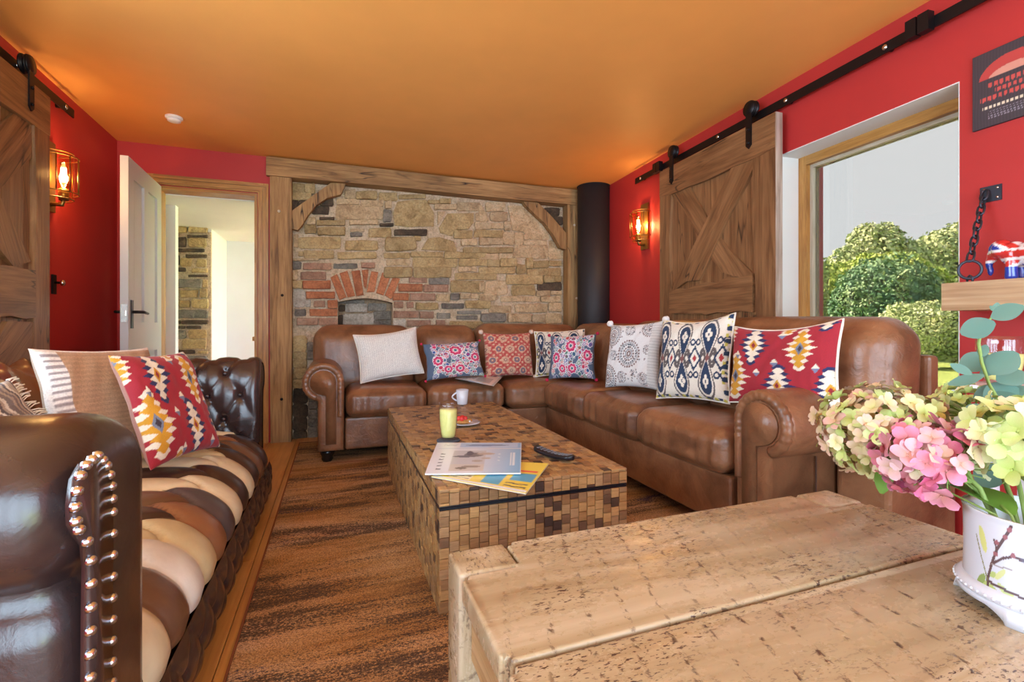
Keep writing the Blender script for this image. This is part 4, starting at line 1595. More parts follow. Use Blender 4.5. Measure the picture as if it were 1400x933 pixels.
def near_arm():
    cy, cz, rx, rz = .9695, .690, .1695, .125
    xf = -.340
    prof = [(1.139, .03), (1.139, .30), (1.139, .55), (1.139, cz)]
    for i in range(1, 27):
        a = PI * 1.36 * i / 26
        ca, sa = math.cos(a), math.sin(a)
        prof.append((cy + rx * math.copysign(abs(ca) ** .85, ca), cz + rz * math.copysign(abs(sa) ** .85, sa)))
    prof += [(.852, .555), (.848, .50), (.848, .30), (.848, .03)]
    P = lambda q, d, z: Vector((xf - d, q, z))
    arm = arm_loft('rolled_arm', prof, P, 1.0, .075, M_CHD, ch)
    # narrow studded facing, wider in the scroll
    XP = Plane((xf + .008, 0, 0), (0, 1, 0), (1, 0, 0))
    inn = [XP.pix(x, y) for (x, y) in ((147, 1250), (147, 1000), (147, 860), (148, 760), (148, 690), (146, 655), (139, 635), (128, 624), (114, 634), (102, 655), (97, 690), (98, 718), (106, 733), (116, 745), (119, 775), (118, 860), (117, 1000), (116, 1250))]
    inn = [(a, max(b, .03)) for (a, b) in inn]
    fac = [Vector((xf + .0015, a, b)) for (a, b) in inn]
    bm = bmesh.new()
    A = [bm.verts.new(v) for v in fac]
    B = [bm.verts.new(v + Vector((.013, 0, 0))) for v in fac]
    bm.faces.new(A)
    bm.faces.new(B[::-1])
    for i in range(len(fac)):
        j = (i + 1) % len(fac)
        bm.faces.new((A[i], B[i], B[j], A[j]))
    bev(bm, .008, 3, .9)
    from_bm('front_facing', bm, M_CHD, arm, True)
    path = inn[:]
    dense = []
    for i in range(len(path) - 1):
        a, b = Vector(path[i]), Vector(path[i + 1])
        m = max(1, int((b - a).length / .004))
        dense += [a.lerp(b, k / m) for k in range(m)]
    acc, last = 0.0, dense[0]
    nail_me = None
    for i, p in enumerate(dense):
        acc += (p - last).length
        last = p
        step = .031 if p.y < .68 else .017
        if acc >= step:
            acc = 0.0
            M = frame((xf + .0125, p.x, p.y), (0, 0, 1), (1, 0, 0))
            if nail_me is None:
                o = lathe('nail', [(.0075, -.004), (.0075, .0), (.0064, .0045), (.0036, .007), (.0, .0078)], M_NAIL, arm, (0, 0, 0), 12)
                nail_me = o.data
                o.matrix_basis = M
                _MW[o.name] = M
            else:
                link('nail', nail_me, None, arm, M)
    # seam across the roll
    sm = [(-.43 - .05 * i, cy - rx * .995 - .001, cz + .01 + .002 * math.sin(i)) for i in range(20)]
    tube('seam', sm, .0028, m_plain('leather_seam', (38, 22, 22), .5), arm, 6)
    return arm


near_arm()
for (x, y) in ((-.45, 1.06), (-.45, 3.0), (-1.3, 1.06), (-1.3, 3.0)):
    lathe('foot', [(.0, .0), (.028, .0), (.034, .012), (.03, .0195), (.0, .0195)], M_FOOT, ch, (x, y, .0002), 16)

# ================================================================== MOSAIC COFFEE TABLE
def m_tile(name, island):
    t = NT(name)
    if island:
        g = t.n('ShaderNodeNewGeometry')
        r = g.outputs['Random Per Island']
    else:
        g = t.n('ShaderNodeObjectInfo')
        r = g.outputs['Random']
    col = t.ramp(r, [(0, (196, 158, 104)), (.3, (176, 136, 84)), (.5, (146, 108, 68)), (.66, (184, 150, 106)), (.86, (138, 104, 72)), (.93, (96, 70, 52)), (.98, (66, 48, 40))])

    v = t.coord((8, 60, 60))
    f = t.noise(v, 2.0, 4, .6)
    col = t.mix(col, t.ramp(f, [(.3, (170, 160, 150)), (.65, (255, 255, 255))]), .6, 'MULTIPLY')
    return t.out(col, .42, t.bump(f, .2, .003))


M_TILE, M_TILES = m_tile('coconut_tile', False), m_tile('coconut_tile_field', True)
M_CORE = m_plain('table_core', (74, 52, 38), .8)
TX0, TX1, TY0, TY1 = .315, 1.032, 1.552, 3.22
TZ0, TZL, TZG, TZ = RZ + .001, .350, .364, .42
ct = tag(thing('coffee_table', ((TX0 + TX1) / 2, (TY0 + TY1) / 2, RZ)), 'long low chest-like coffee table clad in brown mosaic tiles', 'coffee table')
b_ = .006
box('body_core', (TX0 + b_, TY0 + b_, TZ0), (TX1 - b_, TY1 - b_, TZL), M_CORE, ct)
lid = box('lid', (TX0 + b_, TY0 + b_, TZG), (TX1 - b_, TY1 - b_, TZ - b_), M_CORE, ct)
M_STRIP = m_plain('dark_metal_strip', (38, 38, 46), .3, .6)
box('edge_strip', (TX0 + .002, TY0 + .002, TZL + .0005), (TX1 - .002, TY1 - .002, TZL + .006), M_STRIP, ct, .001)
box('edge_strip', (TX0 + .001, TY0 + .001, TZG - .006), (TX1 - .001, TY1 - .001, TZG - .0005), M_STRIP, lid, .001)
tiles = []        # (centre, x axis, normal, size_x, size_y)
rt = random.Random(11)


def tile_face(org, ux, uz, n, L, Hh, rows_first, on_lid, pitch=.0345):
    nc = round(L / pitch)
    pc = L / nc
    for c in range(nc):
        h0 = 0.0
        first = True
        while h0 < Hh - .004:
            hh = pitch
            if first and rows_first: hh = rows_first[c % 2]
            first = False
            if Hh - h0 - hh < .008: hh = Hh - h0
            hh = min(hh, Hh - h0)
            ctr = Vector(org) + Vector(ux) * (c + .5) * pc + Vector(uz) * (h0 + hh / 2)
            tiles.append((ctr, Vector(ux), Vector(n), pc, hh, on_lid))
            h0 += hh


Z_ = (0, 0, 1)
DN = (0, 0, -1)
W_, L_ = TX1 - TX0, TY1 - TY0
hb_, hl_ = TZL - TZ0, TZ - TZG
for (org, ux, n, L) in (((TX0, TY0 + b_, 0), (1, 0, 0), (0, -1, 0), W_), ((TX0 + b_, TY1, 0), (0, -1, 0), (-1, 0, 0), L_),
                        ((TX1 - b_, TY0, 0), (0, 1, 0), (1, 0, 0), L_), ((TX1, TY1 - b_, 0), (-1, 0, 0), (0, 1, 0), W_)):
    o = Vector(org)
    tile_face(o + Vector((0, 0, TZL)), ux, DN, n, L, hb_, (.020, .036), False)
    tile_face(o + Vector((0, 0, TZG)), ux, Z_, n, L, hl_, (.010, .042), True)
tile_face((TX0, TY0, TZ - b_), (0, 1, 0), (1, 0, 0), Z_, L_, W_, (.030, .038), True)


def pj(p):
    d = p.x * SN + p.y * CS
    return (CX + (p.x * CS - p.y * SN) / d * F_PX, HY - (p.z - CAM_H) / d * F_PX, d)


def vis_area(tl):
    ctr, ux, n, a, b, _ = tl
    v = EYE - ctr
    if v.dot(n) <= 0: return 0
    x, y, d = pj(ctr)
    # hidden behind the pine table
    if y > 752 - (x - 611) * .15 and x > 608 and y < 1200 and ctr.z < .34: return 0
    return a * b * abs(v.normalized().dot(n)) / d ** 2


order = sorted(range(len(tiles)), key=lambda i: -vis_area(tiles[i]))
ind = set(order[:296])
cube_cache = {}


def tile_mesh(a, b):
    k = (round(a, 4), round(b, 4))
    if k not in cube_cache:
        bm = bmesh.new()
        g = .0009
        x, y = a / 2 - g, b / 2 - g
        lo = [bm.verts.new((sx * x, sy * y, 0)) for (sx, sy) in ((-1, -1), (1, -1), (1, 1), (-1, 1))]
        md = [bm.verts.new((sx * x, sy * y, .0048)) for (sx, sy) in ((-1, -1), (1, -1), (1, 1), (-1, 1))]
        hi = [bm.verts.new((sx * (x - .0018), sy * (y - .0018), .006)) for (sx, sy) in ((-1, -1), (1, -1), (1, 1), (-1, 1))]
        bm.faces.new(hi)
        for A, B in ((lo, md), (md, hi)):
            for i in range(4): bm.faces.new((A[i], A[(i + 1) % 4], B[(i + 1) % 4], B[i]))
        me = bpy.data.meshes.new('tile')
        bm.to_mesh(me)
        bm.free()
        me.materials.append(M_TILE)
        cube_cache[k] = me
    return cube_cache[k]


SV, SF = {True: [], False: []}, {True: [], False: []}
for i, (ctr, ux, n, a, b, on_lid) in enumerate(tiles):
    M = frame(ctr, ux, n)
    M = M @ Matrix.Rotation(rt.uniform(-.02, .02), 4, 'Y') @ Matrix.Rotation(rt.uniform(-.02, .02), 4, 'X') @ Matrix.Translation((0, 0, rt.uniform(-.0012, .0012)))
    me = tile_mesh(a, b)
    if i in ind:
        link('tile', me, None, lid if on_lid else ct, M)
    else:
        base = len(SV[on_lid])
        SV[on_lid] += [tuple(M @ v.co) for v in me.vertices]
        SF[on_lid] += [tuple(base + j for j in p.vertices) for p in me.polygons]
for k in (True, False):
    o = from_np('tile_field', SV[k], SF[k], M_TILES, lid if k else ct, False)
    o['kind'] = 'stuff'

# ================================================================== PINE TABLE
def m_pine():
    t = NT('worn_waxed_pine')
    v = t.coord((1.0, 9, 9))
    f = t.noise(v, 1.8, 6, .6, .8)
    col = t.ramp(f, [(.3, (152, 131, 97)), (.5, (178, 160, 126)), (.7, (197, 183, 155))])
    # saw marks: dark broken bands across the board
    tc = t.n('ShaderNodeTexCoord')
    oi = t.n('ShaderNodeObjectInfo')
    wv = t.n('ShaderNodeTexWave', wave_type='BANDS', bands_direction='X')
    wv.inputs['Scale'].default_value = 5.0
    wv.inputs['Distortion'].default_value = 2.2
    wv.inputs['Detail'].default_value = 2.0
    wv.inputs['Detail Scale'].default_value = .8
    mp = t.n('ShaderNodeMapping')
    mp.inputs['Rotation'].default_value = (0, 0, .32)
    t.l(tc.outputs['Object'], mp.inputs[0])
    t.l(mp.outputs[0], wv.inputs[0])
    sawm = t.ramp(wv.outputs['Fac'], [(.0, (255, 255, 255)), (.09, (0, 0, 0))])
    v2 = t.coord((90, 60, 60))
    sp = t.ramp(t.noise(v2, 1.0, 3, .7), [(.52, (0, 0, 0)), (.60, (255, 255, 255))])
    v3 = t.coord((2.2, 3.4, 3))
    zone = t.ramp(t.noise(v3, 1.4, 3, .6), [(.42, (0, 0, 0)), (.56, (255, 255, 255))])
    k = t.mix(t.mix(sawm, sp, 1.0, 'MULTIPLY'), zone, .45, 'MULTIPLY')
    v4 = t.coord((70, 200, 100))
    sp2 = t.ramp(t.noise(v4, 1.0, 2, .7), [(.57, (0, 0, 0)), (.62, (255, 255, 255))])
    zone2 = t.ramp(t.noise(t.coord((1.6, 4.5, 3)), 1.5, 3, .6), [(.45, (0, 0, 0)), (.57, (255, 255, 255))])
    k2 = t.mix(sp2, zone2, 1.0, 'MULTIPLY')
    col = t.mix(col, L4((78, 54, 42)), k)
    col = t.mix(col, L4((80, 58, 48)), k2)
    fp = t.noise(t.coord((6, 10, 6)), 2.0, 5, .7)
    rg = t.n('ShaderNodeMapRange')
    t.l(fp, rg.inputs[0])
    rg.inputs[1].default_value = .3
    rg.inputs[2].default_value = .7
    rg.inputs[3].default_value = .16
    rg.inputs[4].default_value = .40
    nb = t.bump(f, .12, .004)
    nb = t.bump(k, .3, -.003, nb)
    return t.out(col, rg.outputs[0], nb)


M_PINE = m_pine()
PT = .50
PX0, PX1, PY1, PY0 = .212, 1.290, .958, -.075
pt_ = tag(thing('pine_table', ((PX0 + PX1) / 2, .44, 0)), 'chunky waxed pine plank table with saw marks in the foreground', 'table')
lw, ld = .118, .098            # leg tops set flush in the corners


def round_poly(name, pts, z0, z1, b, parent=pt_, seg=4):
    c = (sum(p[0] for p in pts) / len(pts), sum(p[1] for p in pts) / len(pts))
    bm = poly_bm([(x - c[0], y - c[1]) for (x, y) in pts], 0, z1 - z0, 0)
    vert = [e for e in bm.edges if abs(e.verts[0].co.z - e.verts[1].co.z) > 1e-4]
    bmesh.ops.bevel(bm, geom=vert, offset=b * 1.2, segments=4, affect='EDGES', clamp_overlap=True)
    bev(bm, b, seg, .9)
    o = from_bm(name, bm, M_PINE, parent, True, Matrix.Translation((c[0], c[1], z0)), False)
    return o


y_g1, y_g2 = .612, .27
g = .0042
round_poly('plank', [(PX0, y_g1 + g), (PX1, y_g1 + g), (PX1, PY1 - ld - g), (PX1 - lw - g, PY1 - ld - g), (PX1 - lw - g, PY1), (PX0 + lw + g, PY1), (PX0 + lw + g, PY1 - ld - g), (PX0, PY1 - ld - g)], PT - .042, PT, .011)
round_poly('plank', [(PX0, y_g2 + g), (PX1, y_g2 + g), (PX1, y_g1 - g), (PX0, y_g1 - g)], PT - .042, PT, .011)
round_poly('plank', [(PX0, PY0 + ld + g), (PX0 + lw + g, PY0 + ld + g), (PX0 + lw + g, PY0), (PX1 - lw - g, PY0), (PX1 - lw - g, PY0 + ld + g), (PX1, PY0 + ld + g), (PX1, y_g2 - g), (PX0, y_g2 - g)], PT - .042, PT, .011)
zleg = {True: RZ + .0005, False: .0005}
for (x, y) in ((PX0, PY1 - ld), (PX1 - lw, PY1 - ld), (PX0, PY0), (PX1 - lw, PY0)):
    z0 = zleg[y > RY0]
    bm = box_bm(PT - z0, lw, ld, .009, 4)
    from_bm('leg', bm, M_PINE, pt_, True, frame((x + lw / 2, y + ld / 2, (PT + z0) / 2), (0, 0, 1), (0, 1, 0)), False)
M_PINE2 = m_wood('pine_rail', (196, 158, 106), (212, 178, 128), (164, 122, 74), 1, .5, .15)
box('apron', (PX0 + .022, PY0 + ld + .002, .34), (PX0 + .05, PY1 - ld - .002, PT - .043), M_PINE2, pt_, .003)
box('apron', (PX1 - .05, PY0 + ld + .002, .34), (PX1 - .022, PY1 - ld - .002, PT - .043), M_PINE2, pt_, .003)
box('apron', (PX0 + lw + .002, PY1 - .05, .34), (PX1 - lw - .002, PY1 - .022, PT - .043), M_PINE2, pt_, .003)
box('apron', (PX0 + lw + .002, PY0 + .022, .34), (PX1 - lw - .002, PY0 + .05, PT - .043), M_PINE2, pt_, .003)

# ================================================================== THROW CUSHIONS
def C(*c): return np.array(lin(c))


M_CLOTH = m_cloth('woven_cotton')
M_KNIT = m_cloth('chunky_weave', .95, 170, .8)


def paint(n): return np.zeros((n, 3))


def tri(x): return np.abs((x % 1.0) * 2 - 1)


def pat_kilim(u, v):
    col = np.tile(C(166, 36, 50), (len(u), 1))
    CRE, NAV, MUS = C(240, 228, 206), C(44, 48, 92), C(216, 158, 44)
    motifs = [(.30, .76, .17, .27, NAV, CRE), (.74, .70, .15, .27, MUS, CRE), (.10, .34, .20, .30, MUS, CRE), (.56, .24, .16, .27, NAV, CRE),
              (.98, .22, .14, .26, NAV, CRE), (-.02, .92, .12, .2, MUS, CRE), (.92, 1.08, .14, .2, NAV, CRE), (.30, -.12, .14, .2, MUS, CRE), (.60, 1.04, .12, .14, MUS, CRE)]
    nt = 7
    for (cx, cy, a, b, outer, inner) in motifs:
        dx, dy = np.abs(u - cx), (v - cy)
        k = np.abs(dy) / b
        sp = 1 - tri(dy / b * nt / 2 + .5)
        prof = np.clip(1 - k, 0, 1)
        first, second = (outer, inner) if outer is NAV else (inner, outer)
        m = (k < 1.0) & (dx < a * (.25 + .75 * prof) * (1.0 + .0 * sp) * (.42 + .62 * sp))
        col[m] = first
        sp2 = 1 - tri(dy / b * nt / 2)
        m = (k < .86) & (dx < a * (.15 + .70 * prof) * (.26 + .62 * sp2))
        col[m] = second
        m = (dx / (a * .26) + np.abs(dy) / (b * .30)) < 1
        col[m] = MUS if outer is NAV else C(120, 130, 150)
        m = (dx / (a * .13) + np.abs(dy) / (b * .16)) < 1
        col[m] = C(150, 40, 48) if outer is NAV else C(60, 50, 60)
    for (cx, cy) in ((.52, .53), (.12, .62), (.36, .40), (.88, .46), (.80, .06), (.36, .06), (.56, .90)):
        m = (np.abs(u - cx) / .035 + np.abs(v - cy) / .055) < 1
        col[m] = CRE
        m2 = m & (v < cy)
        col[m2] = C(120, 130, 160)
    return col


def pat_ikat(u, v):
    CRE, NAV, GRY, YEL, RED = C(236, 230, 214), C(36, 58, 88), C(96, 88, 86), C(210, 200, 90), C(178, 56, 60)
    col = np.tile(CRE, (len(u), 1))
    p = 1 / 3.0
    for i in range(4):
        for (cx, cy, fl) in ((i * p + .12, .78, 1), (i * p + .12, .20, -1)):
            x, y = (u - cx) / .11, (v - cy) / .20 * fl
            r = np.sqrt(x ** 2 + (np.maximum(y, 0) * 1.0) ** 2 + (np.minimum(y, 0) * .55) ** 2)
            w = np.clip(1 + np.minimum(y, 0) * .42, .1, 1)
            d = np.sqrt((x / w) ** 2 + np.where(y > 0, y, y * .55) ** 2)
            col[(d < 1.0)] = GRY
            col[(d < .86)] = CRE
            col[(d < .72)] = NAV
            for (ax, ay) in ((0, .2), (-.22, -.05), (.22, -.05), (0, -.3)):
                col[((x - ax) ** 2 + (y - ay) ** 2) < .028] = CRE
            # curls
            for sx in (-1, 1):
                q = np.sqrt((x - sx * .62) ** 2 + ((y + 1.35) * .8) ** 2)
                col[(q < .40) & (q > .20) & (y > -1.75)] = GRY
        cx = i * p - .05
        x, y = np.abs(u - cx) / .075, np.abs(v - .49) / .15
        d = x + y
        zig = .12 * tri(y * 5)
        col[(d < 1.0 + zig)] = NAV
        col[(d < .72 + zig * .5)] = CRE
        col[(d < .34)] = RED
        for sy in (-1, 1):
            q = np.sqrt(((np.abs(u - cx) - .035) / .035) ** 2 + ((v - .49 - sy * .20) / .045) ** 2)
            col[(q < 1) & (q > .5)] = NAV
        x, y = np.abs(u - i * p - .12) / .03, np.abs(v - .49) / .06
        col[(x + y) < 1] = C(130, 84, 80)
    e = np.minimum(np.minimum(u, 1 - u), np.minimum(v, 1 - v))
    m = (e < .035) & (np.sin(u * 60) * np.sin(v * 60 + 1) > .2)
    col[m] = YEL
    m = (e < .035) & (np.sin(u * 44 + 2) * np.sin(v * 44) < -.4)
    col[m] = NAV
    return col


def pat_floral(seed):
    def f(u, v):
        rs = np.random.RandomState(seed)
        base = C(88, 106, 132)
        col = np.tile(base, (len(u), 1))
        WHT_, PNK, TEAL, BLU, MAU = C(236, 236, 236), C(206, 46, 104), C(60, 110, 120), C(44, 76, 150), C(140, 110, 160)
        pal = [PNK, BLU, TEAL, MAU, C(196, 70, 60), C(96, 140, 110)]
        inside = (u > .10) & (u < .99)
        for k in range(230):
            cx, cy = rs.rand() * .84 + .12, rs.rand()
            r = rs.uniform(.022, .046)
            q = np.sqrt((u - cx) ** 2 + ((v - cy) * .75) ** 2) / r
            a = np.arctan2(v - cy, u - cx)
            q = q * (1 + .12 * np.cos(a * rs.randint(5, 8)))
            c = pal[rs.randint(len(pal))]
            col[(q < 1.15) & inside] = WHT_
            col[(q < .9) & inside] = c
            col[(q < .5) & inside] = WHT_ if rs.rand() < .5 else pal[rs.randint(len(pal))]
            col[(q < .25) & inside] = c
        for (cx, cy, r) in ((.52, .72, .10), (.20, .45, .09), (.88, .5, .09), (.56, .2, .08), (.36, .2, .07)):
            q = np.sqrt((u - cx) ** 2 + ((v - cy) * .75) ** 2) / r
            a = np.arctan2(v - cy, u - cx)
            q = q * (1 + .10 * np.cos(a * 9))
            for lim, c in ((1.15, WHT_), (1.0, PNK), (.62, C(226, 120, 140)), (.42, WHT_), (.28, TEAL)):
                col[(q < lim) & inside] = c
        return col
    return f


def pat_redprint(u, v):
    base, c2, gr, cre = C(196, 96, 86), C(176, 70, 66), C(110, 112, 130), C(214, 176, 146)
    col = np.tile(base, (len(u), 1))
    g = (np.sin(u * 62) * np.sin(v * 62)) > .25
    col[g] = c2
    g = (np.sin(u * 47 + 1) * np.sin(v * 53 + 2)) > .45
    col[g] = cre
    n = 4
    for i in range(n + 1):
        for j in range(n + 1):
            cx, cy = (i + .5 * (j % 2)) / n, (j + .4) / n
            q = np.sqrt((u - cx) ** 2 + (v - cy) ** 2) / .085
            c = gr if (i + j) % 2 else cre
            col[(q < 1) & (q > .78)] = cre
            col[q < .72] = c
            col[(q < .45)] = C(150, 100, 96)
            col[q < .22] = cre
    return col


def pat_medal(u, v):
    base, br, gr = C(232, 232, 230), C(128, 104, 98), C(92, 100, 110)
    col = np.tile(base, (len(u), 1))
    rs = np.random.RandomState(4)

    def ring(cx, cy, r, c, n=28):
        q = np.sqrt((u - cx) ** 2 + (v - cy) ** 2) / r
        a = np.arctan2(v - cy, u - cx)
        for (lo, hi, k, cc) in ((.88, 1.02, n, c), (.62, .74, int(n * .8), gr), (.40, .52, int(n * .5), br)):
            col[(q > lo) & (q < hi) & (np.cos(a * k) > -.3)] = cc
        col[(q < .22) & (q > .10)] = c
        col[(q > .28) & (q < .34)] = gr
        col[(q > .78) & (q < .82)] = gr
    for (cx, cy, r) in ((.52, .50, .21), (.16, .80, .18), (.10, .15, .19), (.86, .90, .15), (.80, .12, .10), (.50, .87, .09), (.40, .14, .09), (.86, .56, .07), (.22, .48, .08), (.62, .20, .05)):
        ring(cx, cy, r, br)
    for k in range(60):
        cx, cy = rs.rand(2)
        q = np.sqrt((u - cx) ** 2 + (v - cy) ** 2) / .014
        col[(q < 1) & (q > .35)] = br if k % 2 else gr
    m = u > .88
    st = (np.sin(v * 150) > .2)
    col[m] = np.where(st[m][:, None], C(204, 204, 200), C(222, 222, 218))
    return col


def pat_white(u, v):
    z = np.sin((u + tri(v * 22) * .012) * 190)
    a, b = C(236, 234, 226), C(214, 212, 206)
    col = np.where((z > 0)[:, None], a, b)
    e = np.minimum(np.minimum(u, 1 - u), np.minimum(v, 1 - v))
    col[e < .04] = C(240, 238, 232)
    return col


def pat_tan(u, v):
    s = np.sin(v * 150) * .5 + .5
    col = C(192, 154, 120)[None] * (1 - .18 * s[:, None]) + .0
    m = u < .13
    z = np.sin(v * 120) > -.1
    col[m] = np.where(z[m][:, None], C(238, 234, 228), C(160, 150, 150))
    col[u < .02] = C(236, 232, 226)
    col[(v > .97)] = C(226, 214, 198)
    return col


def pat_stripe(u, v):
    rs = np.random.RandomState(2)
    n = 40
    pal = [C(214, 204, 186), C(92, 84, 84), C(168, 152, 134), C(226, 218, 204), C(120, 108, 104)]
    idx = rs.randint(0, 5, n + 1)
    k = np.clip((u * n + .6 * np.sin(v * 30)).astype(int), 0, n)
    col = np.array(pal)[idx[k]]
    return col


def pillow(label, pos, a, lean_, roll, w, h, T, pat, mat=None, n=90, group=None, extra=None, sag=.0, name='throw_cushion', border=False, seed=0):
    """pos = bottom centre; a = facing angle (deg)"""
    mat = mat or M_CLOTH
    a = math.radians(a)
    nrm = Vector((math.cos(a), math.sin(a), 0))
    f = -nrm
    r = Vector((f.y, -f.x, 0))
    up = Vector((0, 0, 1)) * math.cos(lean_) - nrm * math.sin(lean_)
    nn = nrm * math.cos(lean_) + Vector((0, 0, 1)) * math.sin(lean_)
    r2 = r * math.cos(roll) + up * math.sin(roll)
    u2 = up * math.cos(roll) - r * math.sin(roll)
    pos = Vector(pos)
    lo = min(0, -abs(w / 2 * math.sin(roll)) * math.cos(lean_))
    c = pos + up * (h / 2 * math.cos(roll)) + nn * (T * .35) + Vector((0, 0, -lo * .85))
    t = np.linspace(-1, 1, n)
    t = np.sign(t) * np.abs(t) ** .9
    U, V = np.meshgrid(t, t, indexing='ij')
    U, V = U.ravel(), V.ravel()
    th = T / 2 * np.sqrt(np.clip((1 - U ** 4) * (1 - V ** 4), 0, 1)) * (1 + .10 * snoise(np.stack([U, V], 1), 3.5, seed))
    ear = .075
    px = U * w / 2 * (1 - ear * (1 - V ** 2) ** 1.0 * np.abs(U))
    py = V * h / 2 * (1 - ear * (1 - U ** 2) ** 1.0 * np.abs(V)) - sag * (1 - U ** 2) * (V + 1) / 2
    px = px + .006 * snoise(np.stack([U, V], 1), 5, seed + 3)
    wr = .004 * snoise(np.stack([U * 2, V], 1), 7, seed + 5)
    fr_ = np.stack([px, py, th + wr + .002], 1)
    bk = np.stack([px, py, -th * .8 - .002], 1)
    cols = pat((U + 1) / 2, (V + 1) / 2)
    back = np.tile(cols.mean(0) * .9, (len(U), 1))
    Vv = np.vstack([fr_, bk])
    Fs = grid_faces(n, n)
    m = n * n
    Fb = [(m + q[3], m + q[2], m + q[1], m + q[0]) for q in Fs]
    Fe = []
    for i in range(n - 1):
        for (p, q) in ((i * n, (i + 1) * n), ((i + 1) * n + n - 1, i * n + n - 1), (i + 1, i), ((n - 1) * n + i, (n - 1) * n + i + 1)):
            Fe.append((p, m + p, m + q, q))
    M = Matrix((r2, u2, nn)).transposed().to_4x4()
    M.translation = c
    th_ = thing(name, pos, label, 'cushion', group)
    body = from_np('cover', Vv, Fs + Fb + Fe, mat, th_, True, np.vstack([cols, back]), M)
    L = lambda x, y, z=0.0: M @ Vector((x, y, z))
    if border:      # piped edge
        ring = []
        for (ax, s) in (('b', 1), ('r', 1), ('t', -1), ('l', -1)):
            for k in range(14):
                q = -1 + 2 * k / 14
                if ax == 'b': uu, vv = q, -1
                elif ax == 'r': uu, vv = 1, q
                elif ax == 't': uu, vv = -q, 1
                else: uu, vv = -1, -q
                ring.append(L(uu * w / 2 * (1 - ear * (1 - vv ** 2) * abs(uu)), vv * h / 2 * (1 - ear * (1 - uu ** 2) * abs(vv)) - sag * (1 - uu ** 2) * (vv + 1) / 2))
        tube('piping', ring, .0055, border, th_, 6, True)
    if extra: extra(L, th_, w, h)
    return th_


M_PINKT = m_plain('crimson_tassel', (190, 30, 70), .8)
M_CREAMY = m_plain('cream_piping', (236, 230, 214), .85)
M_POM = m_plain('pale_pompom', (222, 196, 176), .95)
M_WHPOM = m_plain('white_pompom', (236, 234, 230), .95)


def tassels(mat, r, corners=((-1, -1), (1, -1), (1, 1), (-1, 1)), nm='tassel'):
    def f(L, p, w, h):
        for (sx, sy) in corners:
            c = L(sx * (w / 2 + r * .6), sy * (h / 2 + r * .4))
            V, Fs, _ = cushion_pts((-r, -r, -r), (r, r, r), r * .97, (0, 0, 0), 6)
            V = V * (1 + .12 * snoise(V / r, 6, 3)[:, None])
            from_np(nm, V + np.array(c), Fs, mat, p)
    return f


SZ = .527
pillow('plain white textured cushion on the sofa beside the rolled arm', (.375, 3.72, SZ), -90, .30, .13, .47, .37, .13, pat_white, M_KNIT, 80, border=M_CREAMY, sag=.012)
pillow('low blue floral cushion with a slate border next to the white cushion', (.860, 3.66, SZ), -90, .38, .05, .46, .29, .12, pat_floral(3), None, 110, extra=tassels(M_PINKT, .010), seed=4)
pillow('faded coral printed cushion with pale pompoms at its corners', (1.335, 3.735, SZ), -92, .24, .0, .42, .37, .13, pat_redprint, None, 90, extra=tassels(M_POM, .020, nm='pompom'), seed=7)
pillow('cream and navy ikat cushion half hidden behind a blue floral one', (1.745, 3.60, SZ), -118, .22, .05, .42, .38, .12, pat_ikat, None, 100, border=M_CREAMY, seed=9)
pillow('square blue floral cushion with crimson tassels in the sofa corner', (1.715, 3.33, SZ), -136, .26, .05, .38, .35, .12, pat_floral(8), None, 110, extra=tassels(M_PINKT, .013), seed=11)
pillow('white cushion printed with round brown medallions', (1.830, 2.68, SZ), -162, .22, .06, .42, .44, .13, pat_medal, None, 110, extra=tassels(M_WHPOM, .022, ((1, 1), (-1, 1)), 'pompom'), seed=13)
pillow('big upright cream and navy ikat cushion standing alone', (1.840, 2.13, SZ), -168, .22, .07, .46, .47, .13, pat_ikat, None, 120, border=M_CREAMY, sag=.02, seed=15)
pillow('crimson and mustard zigzag kilim cushion leaning over the tan sofa arm', (1.845, 1.575, .585), -176, .16, .06, .52, .37, .11, pat_kilim, None, 130, border=M_CREAMY, sag=.02, seed=17)

CZ = .425
pillow('crimson and mustard zigzag kilim cushion on the patchwork sofa', (-.575, 2.21, CZ), -24, .40, -.02, .35, .44, .12, pat_kilim, None, 130, seed=21)
pillow('tan knitted cushion with a white ribbed edge', (-.80, 2.25, CZ), -30, .32, -.04, .44, .45, .12, pat_tan, M_KNIT, 100, seed=23)


def fringe(L, p, w, h):
    bm = bmesh.new()
    rs = random.Random(5)
    for k in range(46):
        y = -h / 2 + h * k / 45
        a = L(w / 2 * .97, y, .006)
        b = L(w / 2 + rs.uniform(.02, .035), y + rs.uniform(-.015, .010), .01)
        tube_bm(bm, [a, (a + b) / 2 + Vector((0, 0, .004)), b], .0022, 4)
    from_bm('fringe', bm, M_CREAMY, p, True)['kind'] = 'stuff'


pillow('cream and charcoal striped woven cushion with a fringed edge', (-.93, 1.86, CZ), -24, .55, .18, .34, .34, .11, pat_stripe, M_KNIT, 90, extra=fringe, seed=25)

# ================================================================== THINGS ON THE COFFEE TABLE
def m_attr(name, rough=.4, coat=0.0):
    t = NT(name)
    a = t.n('ShaderNodeAttribute', attribute_name='col')
    t.b.inputs['Coat Weight'].default_value = coat
    return t.out(a.outputs['Color'], rough)


M_PRINT = m_attr('glossy_print', .32, .2)
M_PAPER = m_plain('white_paper', (232, 234, 238), .6)
M_CHINA = m_plain('white_china', (214, 219, 228), .15, **{'Coat_Weight': .4})
M_CLEAR = m_glass('clear_glass', (.97, .98, .98, 1), .02, 1.35)
M_JUICE = m_plain('cloudy_lemon_juice', (240, 236, 150), .25)
M_SLATE = m_plain('slate_coaster', (70, 78, 92), .6)
TT = TZ + .0015


